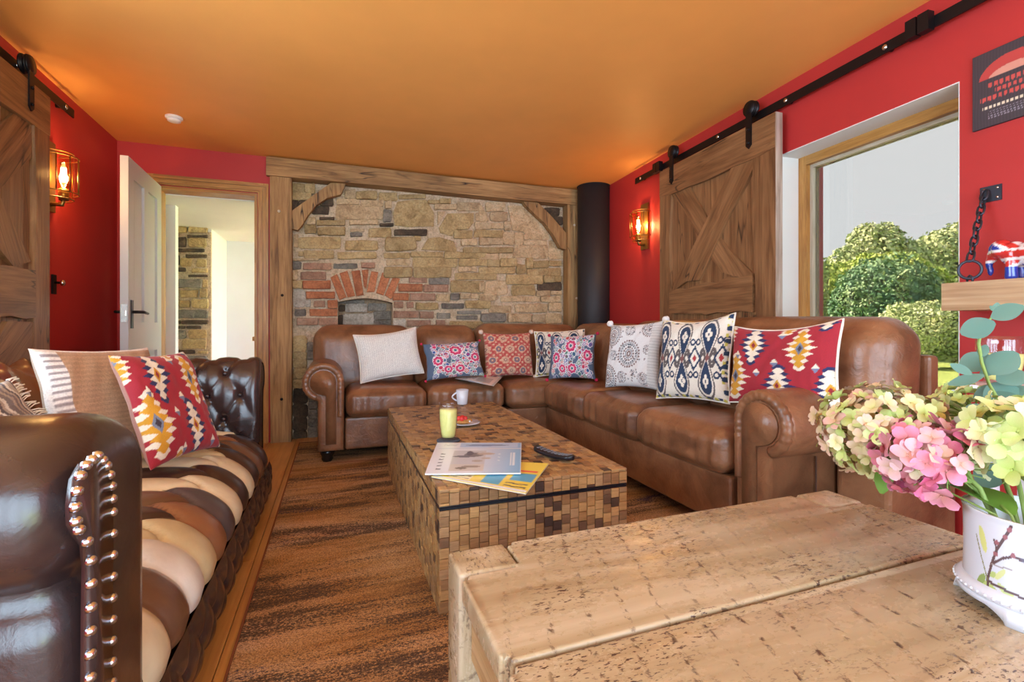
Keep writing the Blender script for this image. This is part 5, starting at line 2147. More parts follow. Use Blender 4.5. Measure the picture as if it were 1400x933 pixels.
def tumbler(label, loc, h, r0, r1, fill, belly=0.0):
    t = thing('juice_glass', loc, label, 'glass')
    P = lambda f: r0 + (r1 - r0) * f ** .8 + belly * math.sin(PI * f)
    prof = [(.0, .0005), (r0 * .96, .0005)] + [(P(i / 10), .006 + (h - .006) * i / 10) for i in range(11)]
    prof += [(P(i / 10) - .0022, .012 + (h - .012) * i / 10) for i in range(10, -1, -1)] + [(.0, .012)]
    lathe('glass_wall', prof, M_CLEAR, t, loc, 32)
    n = int(10 * fill)
    jp = [(.0, .0125)] + [(P(i / 10) - .0026, .0125 + (h - .0125) * i / 10) for i in range(0, n + 1)]
    jp.append((.0, jp[-1][1]))
    lathe('juice', jp, M_JUICE, t, loc, 32)
    return t


gl = onz(613, 603, TT)
co = tag(thing('coaster', gl), 'round dark slate coaster under the lemon juice glass', 'coaster')
lathe('slate', [(.0, .0), (.054, .0), (.055, .004), (.052, .007), (.0, .007)], M_SLATE, co, gl, 28)
lathe('cork_pad', [(.0, .0), (.05, .0), (.05, .0004), (.0, .0004)], M_CORE, co, gl + Vector((0, 0, -.0008)), 20)
tumbler('tall glass of cloudy lemon juice on the mosaic table', gl + Vector((0, 0, .0075)), .172, .033, .043, .80, .003)

mg = onz(632, 553, TT)
mug = tag(thing('mug', mg), 'plain white china mug at the far end of the mosaic table', 'mug')
lathe('cup', [(.0, .0005), (.033, .0005), (.036, .006), (.043, .10), (.0405, .101), (.033, .010), (.0, .008)], M_CHINA, mug, mg, 32)
hd = [mg + Vector((-.040 - .030 * math.sin(PI * i / 10), -.004, .082 - .055 * i / 10)) for i in range(11)]
tube('handle', hd, .0055, M_CHINA, mug, 8)

pp = onz(635, 581, TT)
pl_ = tag(thing('side_plate', pp), 'small white china plate behind the juice glass', 'plate')
lathe('dish', [(.0, .0005), (.040, .0005), (.048, .004), (.085, .013), (.086, .0155), (.046, .0075), (.0, .0065)], M_CHINA, pl_, pp, 40)
M_PASTRY = m_stone('baked_pastry', (206, 150, 84), (226, 182, 116), (164, 104, 52), .4)
M_BERRY = m_plain('glazed_strawberry', (206, 54, 52), .25)
tart = tag(thing('fruit_tart', pp + Vector((-.005, 0, .009))), 'little pastry tart topped with red berries on the white plate', 'pastry')
V_, F_, _ = cushion_pts((-.032, -.024, .0), (.032, .024, .018), .008, (.004, .004, .003), 8)
from_np('crust', V_ + np.array(pp + Vector((-.008, 0, .0085))), F_, M_PASTRY, tart)
for (dx, dy, s) in ((-.022, 0, .013), (-.002, .008, .014), (-.010, -.012, .013), (.012, -.004, .011)):
    V_, F_, _ = cushion_pts((-s, -s, -s * .8), (s, s, s), s * .8, (0, 0, s * .2), 7)
    from_np('berry', V_ + np.array(pp + Vector((-.008 + dx, dy, .034))), F_, M_BERRY, tart)
bun = [pp + Vector((.022 + .013 * math.cos(a * .8) * (1 - a / 16), -.020 + .0 * a, .022 + .011 * math.sin(a * .8) * (1 - a / 16))) for a in range(0, 14)]
sw_ = tag(thing('pastry_swirl', pp + Vector((.03, -.02, .009))), 'small rolled pastry swirl beside the berry tart', 'pastry')
tube('dough', bun, .0055, M_PASTRY, sw_, 8)
lathe('cream_centre', [(.0, .0), (.006, .002), (.004, .008), (.0, .010)], M_CHINA, sw_, pp + Vector((.022, -.026, .022)), 10, (0, -1, 0))


def sheet(name, corners, z, th, colf, parent, n=60, curl=None, mat=None):
    """magazine: quad of ground points TL, TR, BR, BL; colf(u, v) with v=1 at the top"""
    TL, TR, BR, BL = [np.array(c[:2]) for c in corners]
    t = np.linspace(0, 1, n)
    U, V = np.meshgrid(t, t, indexing='ij')
    U, V = U.ravel(), V.ravel()
    P = (TL[None] * ((1 - U) * V)[:, None] + TR[None] * (U * V)[:, None] + BR[None] * (U * (1 - V))[:, None] + BL[None] * ((1 - U) * (1 - V))[:, None])
    zz = z + (curl(U, V) if curl else 0 * U)
    top = np.column_stack([P, zz + th])
    bot = np.column_stack([P, zz])
    cols = colf(U, V)
    m = n * n
    Fs = grid_faces(n, n)
    Fb = [(m + q[3], m + q[2], m + q[1], m + q[0]) for q in Fs]
    Fe = []
    for i in range(n - 1):
        for (p, q) in ((i * n, (i + 1) * n), ((i + 1) * n + n - 1, i * n + n - 1), (i + 1, i), ((n - 1) * n + i, (n - 1) * n + i + 1)):
            Fe.append((p, m + p, m + q, q))
    return from_np(name, np.vstack([top, bot]), Fs + Fb + Fe, mat or M_PRINT, parent, False, np.vstack([cols, np.tile(np.array(lin((226, 228, 232))), (m, 1))]))


def blocks(base, items):
    def f(u, v):
        col = np.tile(C(*base), (len(u), 1))
        for it in items:
            k, x0, y0, x1, y1, c = it[:6]
            if k == 'r': m = (u > x0) & (u < x1) & (v > y0) & (v < y1)
            elif k == 'e': m = ((u - (x0 + x1) / 2) / (abs(x1 - x0) / 2)) ** 2 + ((v - (y0 + y1) / 2) / (abs(y1 - y0) / 2)) ** 2 < 1
            elif k == 't':        # rows of type
                m = (u > x0) & (u < x1) & (v > y0) & (v < y1) & (np.sin(v * it[6]) > .2) & (np.sin(u * it[7] + np.floor(v * it[6]) * 2) > -.5)
            elif k == 'g':        # soft vertical blend
                m = (u > x0) & (u < x1) & (v > y0) & (v < y1)
                w = ((u - x0) / (x1 - x0))[m][:, None]
                col[m] = col[m] * (1 - w) + C(*c) * w
                continue
            col[m] = C(*c)
        return col
    return f


cover_a = blocks((226, 232, 242), [('g', .45, 0, 1, 1, (120, 180, 226)), ('r', .05, .74, 1, .78, (206, 216, 232)), ('r', .28, .80, .95, .98, (176, 204, 236)), ('e', .34, .86, .86, .92, (98, 130, 178)),
                                ('r', .24, .06, .60, .68, (196, 200, 208)), ('r', .24, .06, .60, .24, (206, 204, 200)), ('e', .24, .44, .50, .50, (96, 98, 114)), ('e', .36, .46, .58, .60, (120, 116, 122)), ('e', .38, .50, .46, .66, (84, 84, 100)), ('e', .30, .10, .42, .16, (120, 112, 104)), ('e', .36, .14, .56, .20, (150, 142, 132)), ('e', .50, .52, .70, .60, (186, 176, 168)), ('e', .46, .30, .58, .36, (176, 168, 160)),
                                ('e', .56, .38, .66, .44, (186, 180, 176)), ('t', .09, .10, .15, .62, (90, 100, 120), 70, 60), ('t', .10, .84, .26, .96, (176, 186, 200), 80, 90),
                                ('r', .88, .20, .895, .60, (240, 246, 252)), ('r', .905, .2, .93, .60, (226, 240, 252)), ('t', .74, .3, .76, .6, (226, 240, 250), 60, 200)])
cover_b = blocks((240, 218, 84), [('r', 0, .0, 1, .07, (232, 236, 240)), ('r', .05, .55, .42, 1, (120, 190, 226)), ('r', .16, .1, .40, .5, (246, 236, 190)), ('t', .18, .12, .38, .48, (150, 120, 60), 60, 50),
                                ('r', .52, .10, .70, .55, (86, 172, 212)), ('r', .76, .30, .98, .56, (80, 168, 210)), ('e', .60, .46, .76, .70, (186, 130, 110)), ('e', .62, .55, .75, .72, (90, 54, 46)), ('t', .74, .08, .97, .24, (60, 60, 80), 70, 44),
                                ('r', .74, .62, .97, .68, (230, 80, 70)), ('t', .42, .62, .58, .95, (70, 110, 150), 60, 40)])
A_ = [onz(x, y, TT + .012) for (x, y) in ((598, 608), (713, 608), (712, 649), (581, 650))]
B_ = [onz(x, y, TT + .004) for (x, y) in ((618, 628), (750, 636), (719, 677), (590, 652))]
# keep the lower magazine on the table: its outer corner droops over the front edge
mgb = tag(thing('magazine', (B_[3] + B_[1]) / 2), 'yellow and blue magazine lying underneath with its corner drooping off the table', 'magazine')
sheet('cover', B_, TT + .001, .005, cover_b, mgb, 70, lambda u, v: .004 * u + np.where(v < .25, -.02 * np.clip(u - .5, 0, 1) * 0, 0))
mga = tag(thing('magazine', (A_[3] + A_[1]) / 2), 'pale blue glossy magazine lying open on top of the yellow one', 'magazine')
sheet('cover', A_, TT + .0125, .005, cover_a, mga, 80, lambda u, v: .004 * np.sin(PI * v) + .004 * np.clip(v - .7, 0, 1) * 2)

# remote control
ra, rb = onz(732, 619, TT), onz(784, 634, TT)
rem = tag(thing('remote_control', (ra + rb) / 2), 'curved black remote control with small grey buttons on the mosaic table', 'remote')
rl = (rb - ra).length
M_RM = m_plain('black_plastic', (22, 22, 28), .28)
xs_ = np.linspace(-1, 1, 24)
Vr, cols_ = [], []
nr = 14
for x in xs_:
    w2 = .024 * (1 - .12 * math.cos(x * 2)) * (1 - abs(x) ** 8) ** .5 + .002
    hz = .012 + .010 * x * x
    for k in range(nr):
        a = 2 * PI * k / nr
        Vr.append((x * rl / 2, w2 * math.copysign(abs(math.cos(a)) ** .6, math.cos(a)), hz + .010 * math.copysign(abs(math.sin(a)) ** .6, math.sin(a))))
Fr = [(i * nr + k, (i + 1) * nr + k, (i + 1) * nr + (k + 1) % nr, i * nr + (k + 1) % nr) for i in range(23) for k in range(nr)]
Fr += [tuple(range(nr)), tuple(23 * nr + k for k in range(nr))[::-1]]
Mr = frame((ra + rb) / 2 + Vector((0, 0, 0)), rb - ra, (0, 0, 1))
from_np('shell', Vr, [f[::-1] for f in Fr], M_RM, rem, True, None, Mr)
M_BTN = m_plain('grey_button', (120, 124, 136), .5)
bm_me = None
for i in range(9):
    for j in (-1, 0, 1):
        x = -.75 + i * .19
        hz = .022 + .010 * x * x
        Mb = Mr @ Matrix.Translation((x * rl / 2, j * .011, hz))
        if bm_me is None:
            o = from_bm('button', box_bm(.010, .006, .003, .001), M_BTN, rem, False, Mb, False)
            bm_me = o.data
        else:
            link('button', bm_me, None, rem, Mb)

# newspaper on the sofa seat
NZ = SZ + .020
np_c = [onz(x, y, NZ) for (x, y) in ((640, 509), (688, 511), (672, 527), (622, 517))]
nwp = tag(thing('newspaper', (np_c[0] + np_c[2]) / 2), 'folded newspaper left on the tan sofa seat', 'newspaper')
paper_f = blocks((232, 232, 232), [('t', .08, .1, .5, .5, (120, 124, 132), 90, 70), ('r', .55, .1, .92, .45, (170, 176, 186)), ('r', .1, .62, .9, .70, (90, 100, 130)), ('r', .72, .8, .94, .95, (90, 150, 110)), ('t', .08, .74, .6, .94, (140, 144, 150), 80, 60)])
sheet('front_page', np_c, NZ - .004, .003, paper_f, nwp, 40, lambda u, v: .006 * np.sin(PI * u) ** 2)
sheet('inner_page', [p_ + Vector((.02, .015, 0)) for p_ in np_c], NZ - .010, .003, paper_f, nwp, 20)

# ================================================================== MANTEL SHELF, CHAIN, SIGN
S_OFF = .20
su, sz1 = RWP.pix(1287, 388, S_OFF)
sz0 = RWP.pix(1287, 425, S_OFF)[1]
M_SHELF = m_wood('pale_oak_shelf', (196, 160, 118), (214, 184, 144), (166, 128, 90), .8, .5, .15)
shf = tag(thing('mantel_shelf', RWP.pt(su - .4, sz0, 0)), 'thick pale oak beam shelf hung by a chain on the red wall', 'shelf')
prect('beam', RWP, su - .95, su, sz0, sz1, .001, S_OFF, M_SHELF, shf, 0.0, .006)

M_IRON = m_plain('blued_iron', (70, 74, 84), .45, .8)
chn = tag(thing('shelf_chain', RWP.pt(su - .1, sz1, .1)), 'blackened iron chain with a ring and wall bracket holding the shelf', 'chain')
ku, kz = RWP.pix(1356, 265, .0)
prect('wall_bracket', RWP, ku - .032, ku + .034, kz - .030, kz + .030, .0005, .006, M_IRON, chn, 0, .002)
for (a, b) in ((-.02, -.018), (-.02, .018), (.02, -.018), (.02, .018)):
    lathe('screw', [(.0, .0), (.005, .0), (.004, .002), (.0, .003)], M_STEEL, chn, RWP.pt(ku + a, kz + b, .006), 8, RWP.n)
ck0 = RWP.pt(*RWP.pix(1347, 262, .01), .012)
rg_uv = RWP.pix(1326, 369, .16)
ring_c = RWP.pt(rg_uv[0], max(rg_uv[1], sz1 + .034), .16)
ck1 = ring_c + Vector((0, 0, .034))
dirv = (ck1 - ck0)
nl = 9
stepv = dirv / nl
for i in range(nl):
    c = ck0 + stepv * (i + .5)
    d = stepv.normalized()
    sd = d.cross(Vector((1, 0, 0))).normalized()
    if i % 2: sd = d.cross(sd).normalized()
    L2, W2 = stepv.length * .66, .011
    lp = []
    for k in range(16):
        a = 2 * PI * k / 16
        lp.append(c + d * math.copysign(abs(math.cos(a)) ** .7, math.cos(a)) * L2 + sd * math.copysign(abs(math.sin(a)) ** .7, math.sin(a)) * W2)
    tube('chain_link', lp, .0038, M_IRON, chn, 6, True)
rp = [ring_c + (RWP.u * math.cos(2 * PI * k / 20) * .9 + RWP.n * .35 * math.cos(2 * PI * k / 20) + Vector((0, 0, math.sin(2 * PI * k / 20)))) * .033 for k in range(20)]
tube('ring', rp, .005, M_IRON, chn, 8, True)
eb = Vector((ring_c.x, ring_c.y, sz1))
tube('eye_bolt', [eb + Vector((0, -.008, -.004)), eb + Vector((0, -.008, .018)), eb + Vector((0, .0, .026)), eb + Vector((0, .008, .018)), eb + Vector((0, .008, -.004))], .004, M_IRON, chn, 8)

# animal figurine with a painted flag pattern
def m_flag():
    t = NT('painted_flag_glaze')
    a = t.n('ShaderNodeAttribute', attribute_name='col')
    t.b.inputs['Coat Weight'].default_value = .8
    return t.out(a.outputs['Color'], .2)


fu, fz = RWP.pix(1398, 380, .12)
fc = RWP.pt(fu - .03, sz1 + .0008, .11)
fig = tag(thing('animal_figurine', fc), 'glazed four-legged animal figurine painted with a union flag on the shelf', 'figurine')
bm = bmesh.new()
def blob(x, y, z, rx, ry, rz):
    M = Matrix.Translation((x, y, z)) @ Matrix.Diagonal((rx, ry, rz, 1))
    bmesh.ops.create_icosphere(bm, subdivisions=3, radius=1.0, matrix=M)
for it in ((0, 0, .088, .075, .046, .044), (.050, 0, .092, .040, .044, .046), (-.055, 0, .092, .040, .042, .044), (-.092, 0, .112, .036, .034, .036), (-.118, 0, .092, .016, .015, .026), (-.128, 0, .066, .011, .011, .026), (-.124, 0, .04, .009, .009, .02)):
    blob(*it)
for (x, y) in ((.060, .026), (.060, -.026), (-.052, .026), (-.052, -.026)):
    for k in range(6): blob(x, y, .012 + k * .012, .0185 - .0006 * k, .0185, .014)
for s in (-1, 1): blob(-.082, s * .036, .112, .022, .008, .026)
me = bpy.data.meshes.new('body')
bm.to_mesh(me)
bm.free()
tmp = bpy.data.objects.new('body_tmp', me)
COL.objects.link(tmp)
md_ = tmp.modifiers.new('r', 'REMESH')
md_.mode = 'VOXEL'
md_.voxel_size = .0045
md_.use_smooth_shade = True
dg = bpy.context.evaluated_depsgraph_get()
me2 = bpy.data.meshes.new_from_object(tmp.evaluated_get(dg))
bpy.data.objects.remove(tmp)
co_ = np.zeros(len(me2.vertices) * 3)
me2.vertices.foreach_get('co', co_)
co_ = co_.reshape(-1, 3)
fx_, fz_ = co_[:, 0], co_[:, 2] - .088
cc = np.tile(C(34, 62, 160), (len(co_), 1))
for sg in (1, -1):
    dgl = np.abs(fz_ - sg * fx_ * .62)
    cc[dgl < .020] = C(240, 238, 236)
    cc[dgl < .010] = C(206, 52, 48)
for dd in (np.abs(fx_ - .0), np.abs(fz_)):
    cc[dd < .022] = C(240, 238, 236)
    cc[dd < .013] = C(206, 52, 48)
cc[co_[:, 2] < .045] = C(40, 66, 170)
at = me2.color_attributes.new('col', 'FLOAT_COLOR', 'POINT')
c4 = np.ones((len(co_), 4), dtype=np.float32)
c4[:, :3] = cc
at.data.foreach_set('color', c4.ravel())
me2.materials.clear()
link('body', me2, m_flag(), fig, frame(fc, -RWP.u, (0, 0, 1)), True)

# printed wall sign (plain stand-in)
pu0, pz1 = RWP.pix(1330, 80, .008)
pz0 = RWP.pix(1335, 179, .008)[1]
sgn_ = tag(thing('wall_sign', RWP.pt(pu0 - .13, pz0, 0)), 'dark weathered printed wall sign with red and cream artwork', 'sign')
prect('board', RWP, pu0 - .25, pu0, pz0, pz1, .0008, .010, m_plain('sign_edge', (44, 40, 48), .5), sgn_, 0, .001)


def sign_art(u, v):
    rs = np.random.RandomState(9)
    col = np.tile(C(66, 60, 66), (len(u), 1)) * (1 + .25 * np.sin(u * 160 + np.sin(v * 9))[:, None] * .5)
    cx, cy = .5, .62
    arc = (((u - cx) / .42) ** 2 + ((v - cy) / .26) ** 2 < 1) & (v > cy + .02)
    col[arc] = C(190, 70, 66)
    arc2 = (((u - cx) / .30) ** 2 + ((v - cy) / .12) ** 2 < 1) & (v > cy + .02)
    col[arc2] = C(214, 150, 130)
    for (y0, y1, x0, x1, k) in ((.50, .57, .18, .84, 46), (.42, .485, .28, .80, 50), (.33, .40, .10, .90, 48)):
        m = (v > y0 + .02 * np.abs(np.sin(u * 70))) & (v < y1) & (u > x0) & (u < x1) & (np.sin(u * k * 2) > -.5)
        col[m] = C(200, 84, 78)
    m = (v > .235) & (v < .275) & (u > .12) & (u < .92) & (np.sin(u * 120) > -.4)
    col[m] = C(226, 214, 186)
    for k in range(4):
        m = (v > .10 + k * .028) & (v < .114 + k * .028) & (u > .2) & (u < .86) & (np.sin(u * 160 + k) > -.2)
        col[m] = C(140, 138, 150)
    return col


n_ = 110
tt_ = np.linspace(0, 1, n_)
Ug, Vg = np.meshgrid(tt_, tt_, indexing='ij')
Ug, Vg = Ug.ravel(), Vg.ravel()
Pw = [tuple(RWP.pt(pu0 - .0015 - .247 * a, pz0 + .0015 + (pz1 - pz0 - .003) * b, .0105)) for a, b in zip(Ug, Vg)]
from_np('print', Pw, grid_faces(n_, n_), m_attr('sign_print', .4), sgn_, False, sign_art(Ug, Vg))

# ================================================================== SIDE TABLE AND GOBLET UNDER THE SHELF
stb = tag(thing('side_table', (1.96, .79, 0)), 'small white painted side table below the oak shelf', 'side table')
M_WPAINT = m_paint('white_satin_paint', (226, 230, 240), .25, .02, .02)
sx0, sx1, sy0, sy1, szt = 1.85, 2.19, .62, .96, .775
box('top', (sx0, sy0, szt - .025), (sx1, sy1, szt), M_WPAINT, stb, .004, 3)
for (x, y) in ((sx0 + .05, sy0 + .05), (sx1 - .085, sy0 + .05), (sx0 + .05, sy1 - .085), (sx1 - .085, sy1 - .085)):
    box('leg', (x, y, RZ + .0005), (x + .035, y + .035, szt - .0255), M_WPAINT, stb, .003)
box('apron', (sx0 + .052, sy0 + .052, szt - .08), (sx1 - .052, sy1 - .052, szt - .026), M_WPAINT, stb, .002)
r_ = ray(1368, 480)
gx = 1.98
gp = Vector((gx, r_.y / r_.x * gx, szt + .0005))
tumbler('wide glass of pale juice on the white side table', gp, .150, .040, .058, .68, .006)

# ================================================================== VASE WITH FLOWERS ON THE PINE TABLE
VC = Vector((1.060, .432, PT + .0005))
VR = .094
vase = tag(thing('flower_vase', VC), 'white china cachepot painted with a flowering branch, on four bracket feet', 'vase')


def vase_print(ang, z):
    """ang: angle offset from the camera-facing side (rad), z: 0..1 height"""
    col = np.tile(C(208, 214, 224), (len(ang), 1))

    def seg(pts, w, c):
        for i in range(len(pts) - 1):
            (x0, y0), (x1, y1) = pts[i], pts[i + 1]
            dx, dy = x1 - x0, y1 - y0
            t = np.clip(((ang - x0) * dx + (z - y0) * dy) / (dx * dx + dy * dy + 1e-9), 0, 1)
            d = np.hypot(ang - x0 - t * dx, (z - y0 - t * dy))
            col[d < w] = C(*c)

    def leaf(cx, cy, rx, ry, rot, c):
        a, b = ang - cx, z - cy
        x, y = a * math.cos(rot) + b * math.sin(rot), -a * math.sin(rot) + b * math.cos(rot)
        col[(x / rx) ** 2 + (y / ry) ** 2 < 1] = C(*c)
    G, G2, BR, PK = (176, 196, 120), (140, 166, 96), (92, 72, 76), (150, 96, 104)
    leaf(-.33, .68, .16, .055, 1.9, (206, 212, 130))
    leaf(-.16, .30, .06, .035, .3, G)
    leaf(-.20, .12, .14, .06, -.25, G)
    leaf(.12, .10, .24, .05, -.55, (190, 206, 140))
    leaf(-.35, .18, .10, .05, .8, G2)
    leaf(-.05, .34, .10, .035, .8, (206, 214, 150))
    seg([(-.22, .02), (-.24, .22), (-.18, .42), (-.10, .62), (.02, .80), (.10, .95)], .020, BR)
    seg([(-.24, .22), (-.36, .46), (-.46, .70)], .010, (128, 130, 84))
    seg([(-.18, .42), (-.02, .54), (.12, .60), (.30, .58)], .016, BR)
    seg([(-.22, .20), (.04, .18), (.26, .16)], .016, BR)
    seg([(-.10, .62), (-.14, .72)], .014, BR)
    seg([(-.18, .42), (.10, .44)], .008, (150, 140, 140))
    for (x, y) in ((.02, .80), (-.10, .70), (.12, .61), (.26, .59), (.08, .90), (-.12, .56)):
        leaf(x, y, .035, .03, 0, PK)
    leaf(.28, .585, .08, .025, -.2, (96, 92, 110))
    return col


def make_vase():
    hB, hT = .026, .158
    n = 640
    prof = []
    for k in range(61):
        f = k / 60
        prof.append((VR * (.955 - .012 * math.sin(PI * f) + .02 * max(0, f - .92) / .08), hB + .012 + (hT - hB - .012) * f))
    ang0 = math.atan2(-VC.y, -VC.x)          # towards the camera
    A = np.array([ang0 + 2 * PI * k / n for k in range(n)])
    V, cols = [], []
    for (r, z) in prof:
        V += [(VC.x + r * math.cos(a), VC.y + r * math.sin(a), VC.z + z) for a in A]
        off = ((A - ang0 + PI) % (2 * PI)) - PI
        cols.append(vase_print(off + .42, np.full(n, (z - hB) / (hT - hB))))
    m = len(prof)
    # inner wall
    for k in range(m - 1, -1, -6):
        r, z = prof[k]
        V += [(VC.x + (r - .006) * math.cos(a), VC.y + (r - .006) * math.sin(a), VC.z + z) for a in A]
        cols.append(np.tile(C(236, 238, 240), (n, 1)))
        m += 1
    mm = m
    Fs = []
    for i in range(mm - 1):
        for k in range(n):
            Fs.append((i * n + k, i * n + (k + 1) % n, (i + 1) * n + (k + 1) % n, (i + 1) * n + k))
    M_V = m_attr('vase_glaze', .12, .6)
    from_np('pot', V, Fs, M_V, vase, True, np.vstack(cols))
    lathe('base_ring', [(.0, hB - .004), (VR * .98, hB - .004), (VR * 1.06, hB + .002), (VR * 1.06, hB + .010), (VR * .97, hB + .018), (.0, hB + .018)], M_CHINA, vase, VC, 64)
    # scalloped skirt with four bracket feet
    nn = 160
    V, Fs = [], []
    f0 = math.atan2(.412 - VC.y, .962 - VC.x)
    for k in range(nn):
        a = 2 * PI * k / nn
        d = abs(((a - f0 + PI / 4) % (PI / 2)) - PI / 4)
        drop = hB - .004
        z = 0.0 if d < .16 else min(drop - .004, drop * (1 - math.exp(-((d - .16) / .16))))
        fl = VR * (1.03 + (.05 if d < .2 else .02))
        for (rr, zz) in ((VR * 1.02, hB), (fl, z), (fl - .010, z), (VR * .94, hB)):
            V.append((VC.x + rr * math.cos(a), VC.y + rr * math.sin(a), VC.z + zz))
    for k in range(nn):
        j = (k + 1) % nn
        for q in range(4):
            Fs.append((k * 4 + q, k * 4 + (q + 1) % 4, j * 4 + (q + 1) % 4, j * 4 + q))
    from_np('footed_skirt', V, Fs, M_CHINA, vase, True)
    bm = bmesh.new()
    for k in range(56):
        a = 2 * PI * k / 56
        bmesh.ops.create_icosphere(bm, subdivisions=1, radius=.0032, matrix=Matrix.Translation((VC.x + VR * 1.058 * math.cos(a), VC.y + VR * 1.058 * math.sin(a), VC.z + hB + .006)))
    from_bm('beading', bm, M_CHINA, vase, True)['kind'] = 'stuff'


make_vase()
VTOP = VC + Vector((0, 0, .15))


def m_petal(name, stops):
    t = NT(name)
    oi = t.n('ShaderNodeObjectInfo')
    a = t.n('ShaderNodeAttribute', attribute_name='col')
    c = t.ramp(oi.outputs['Random'], stops)
    col = t.mix(c, a.outputs['Color'], .9, 'MULTIPLY')
    v = t.coord((1, 1, 1))
    f = t.noise(v, 60, 3)
    col = t.mix(col, t.ramp(f, [(.3, (214, 226, 170)), (.6, (255, 255, 255))]), .6, 'MULTIPLY')
    t.b.inputs['Subsurface Weight'].default_value = .15
    t.b.inputs['Subsurface Radius'].default_value = (.01, .008, .006)
    return t.out(col, .55)


M_GREENP = m_petal('green_hydrangea_petal', [(0, (196, 206, 132)), (.3, (222, 226, 168)), (.55, (228, 204, 178)), (.75, (226, 176, 176)), (1, (206, 214, 150))])
M_PINKP = m_petal('pink_hydrangea_petal', [(0, (206, 84, 132)), (.3, (222, 128, 166)), (.55, (232, 190, 200)), (.75, (216, 110, 150)), (1, (230, 214, 190))])
M_PALEP = m_petal('lime_hydrangea_petal', [(0, (200, 214, 140)), (.4, (222, 230, 170)), (.75, (236, 226, 206)), (1, (190, 210, 136))])
M_STEM = m_plain('green_stem', (128, 150, 72), .6)
M_GLEAF = m_leaf('hydrangea_leaf', (70, 112, 32), (100, 140, 44), (128, 160, 60))
M_EUC = m_leaf('eucalyptus_leaf', (70, 108, 92), (92, 128, 112), (120, 148, 138))


def floret_mesh(seed):
    """four broad overlapping petals around a small eye"""
    rs = random.Random(seed)
    V, Fs, cols = [], [], []
    for k in range(4):
        a = PI / 2 * k + rs.uniform(-.1, .1)
        tilt = rs.uniform(.15, .6)
        n = 5
        base = len(V)
        ca, sa = math.cos(a), math.sin(a)
        for i in range(n + 1):
            f = i / n
            w = .50 * math.sin(PI * (f * .80 + .10)) ** .8
            for s in (-1, 0, 1):
                x = .08 + f * .95
                y = s * w
                z = math.sin(f * 1.4) * tilt + .16 * s * s * f - .22 * f * f + .08 * (k % 2)
                V.append((x * ca - y * sa, x * sa + y * ca, z))
                g_ = f ** .7
                cols.append((.78 + .22 * g_, .92 + .08 * g_, .48 + .52 * g_))
        for i in range(n):
            for s in (0, 1):
                q = base + i * 3 + s
                Fs.append((q, q + 1, q + 4, q + 3))
    b = len(V)
    for i in range(6):
        V.append((.10 * math.cos(i * PI / 3), .10 * math.sin(i * PI / 3), .06))
        cols.append((.8, .9, .5))
    V.append((0, 0, .14))
    cols.append((.8, .9, .5))
    for i in range(6): Fs.append((b + i, b + (i + 1) % 6, b + 6))
    me = bpy.data.meshes.new('floret')
    me.from_pydata(V, [], Fs)
    at = me.color_attributes.new('col', 'FLOAT_COLOR', 'POINT')
    c4 = np.ones((len(V), 4), dtype=np.float32)
    c4[:, :3] = np.array(cols)
    at.data.foreach_set('color', c4.ravel())
    me.polygons.foreach_set('use_smooth', [True] * len(me.polygons))
    return me


FL = [floret_mesh(i) for i in range(5)]


def hydrangea(label, px, py, t, rad, mat, n, fs, seed, squash=.85, group='hydrangea heads in the vase'):
    c = EYE + ray(px, py) * t
    h = thing('hydrangea', (VTOP.x, VTOP.y, VTOP.z), label, 'flower', None)
    rs = random.Random(seed)
    meshes = []
    for me in FL:
        m2 = me.copy()
        m2.materials.clear()
        m2.materials.append(mat)
        meshes.append(m2)
    ga = PI * (3 - math.sqrt(5))
    axis = (c - VTOP).normalized()
    toe = (EYE - c).normalized()
    cnt = 0
    for i in range(n):
        y = 1 - 2 * (i + .5) / n
        rr = math.sqrt(1 - y * y)
        d = Vector((rr * math.cos(ga * i), rr * math.sin(ga * i), y))
        if d.dot(axis) < -.55: continue
        d2 = Vector((d.x, d.y, d.z * squash))
        p = c + d2 * rad * rs.uniform(.74, 1.06)
        nrm = (d + Vector((rs.uniform(-.6, .6), rs.uniform(-.6, .6), rs.uniform(-.4, .6)))).normalized()
        M = frame(p, Vector((rs.uniform(-1, 1), rs.uniform(-1, 1), rs.uniform(-1, 1))), nrm) @ Matrix.Scale(fs * rs.uniform(.75, 1.2), 4)
        link('floret', rs.choice(meshes), None, h, M)
        cnt += 1
    # inner stalks
    bm = bmesh.new()
    base = c - axis * rad * .75
    for i in range(46):
        y = 1 - 2 * (i + .5) / 46
        rr = math.sqrt(1 - y * y)
        d = Vector((rr * math.cos(ga * i), rr * math.sin(ga * i), y * squash))
        tube_bm(bm, [base, c + d * rad * .45 - axis * rad * .15, c + d * rad * .9], [.0025, .0018, .001], 5)
    from_bm('stalks', bm, M_STEM, h, True)['kind'] = 'stuff'
    foot = Vector((VC.x + (c.x - VC.x) * .12, VC.y + (c.y - VC.y) * .12, VC.z + .05))
    mouth = Vector((VC.x + max(-.06, min(.06, (c.x - VC.x) * .45)), VC.y + max(-.06, min(.06, (c.y - VC.y) * .45)), VTOP.z + .005))
    tube('stem', [foot, mouth, (mouth + base) / 2 + Vector((0, 0, .008)), base, c - axis * rad * .3], .0042, M_STEM, h, 8)
    return h


hydrangea('large pale green hydrangea head flushed with pink leaning over the table edge', 1205, 588, .985, .112, M_GREENP, 230, .0185, 1, .80)
hydrangea('deep pink hydrangea head drooping in front of the vase rim', 1272, 628, .870, .084, M_PINKP, 105, .0215, 2, .78)
hydrangea('lime green hydrangea head standing at the back of the bunch', 1330, 562, 1.04, .070, M_PALEP, 100, .0165, 3, .75)
hydrangea('pale green hydrangea head hanging over the vase side with blush petals', 1402, 610, .800, .085, M_PALEP, 90, .0230, 4, .95)


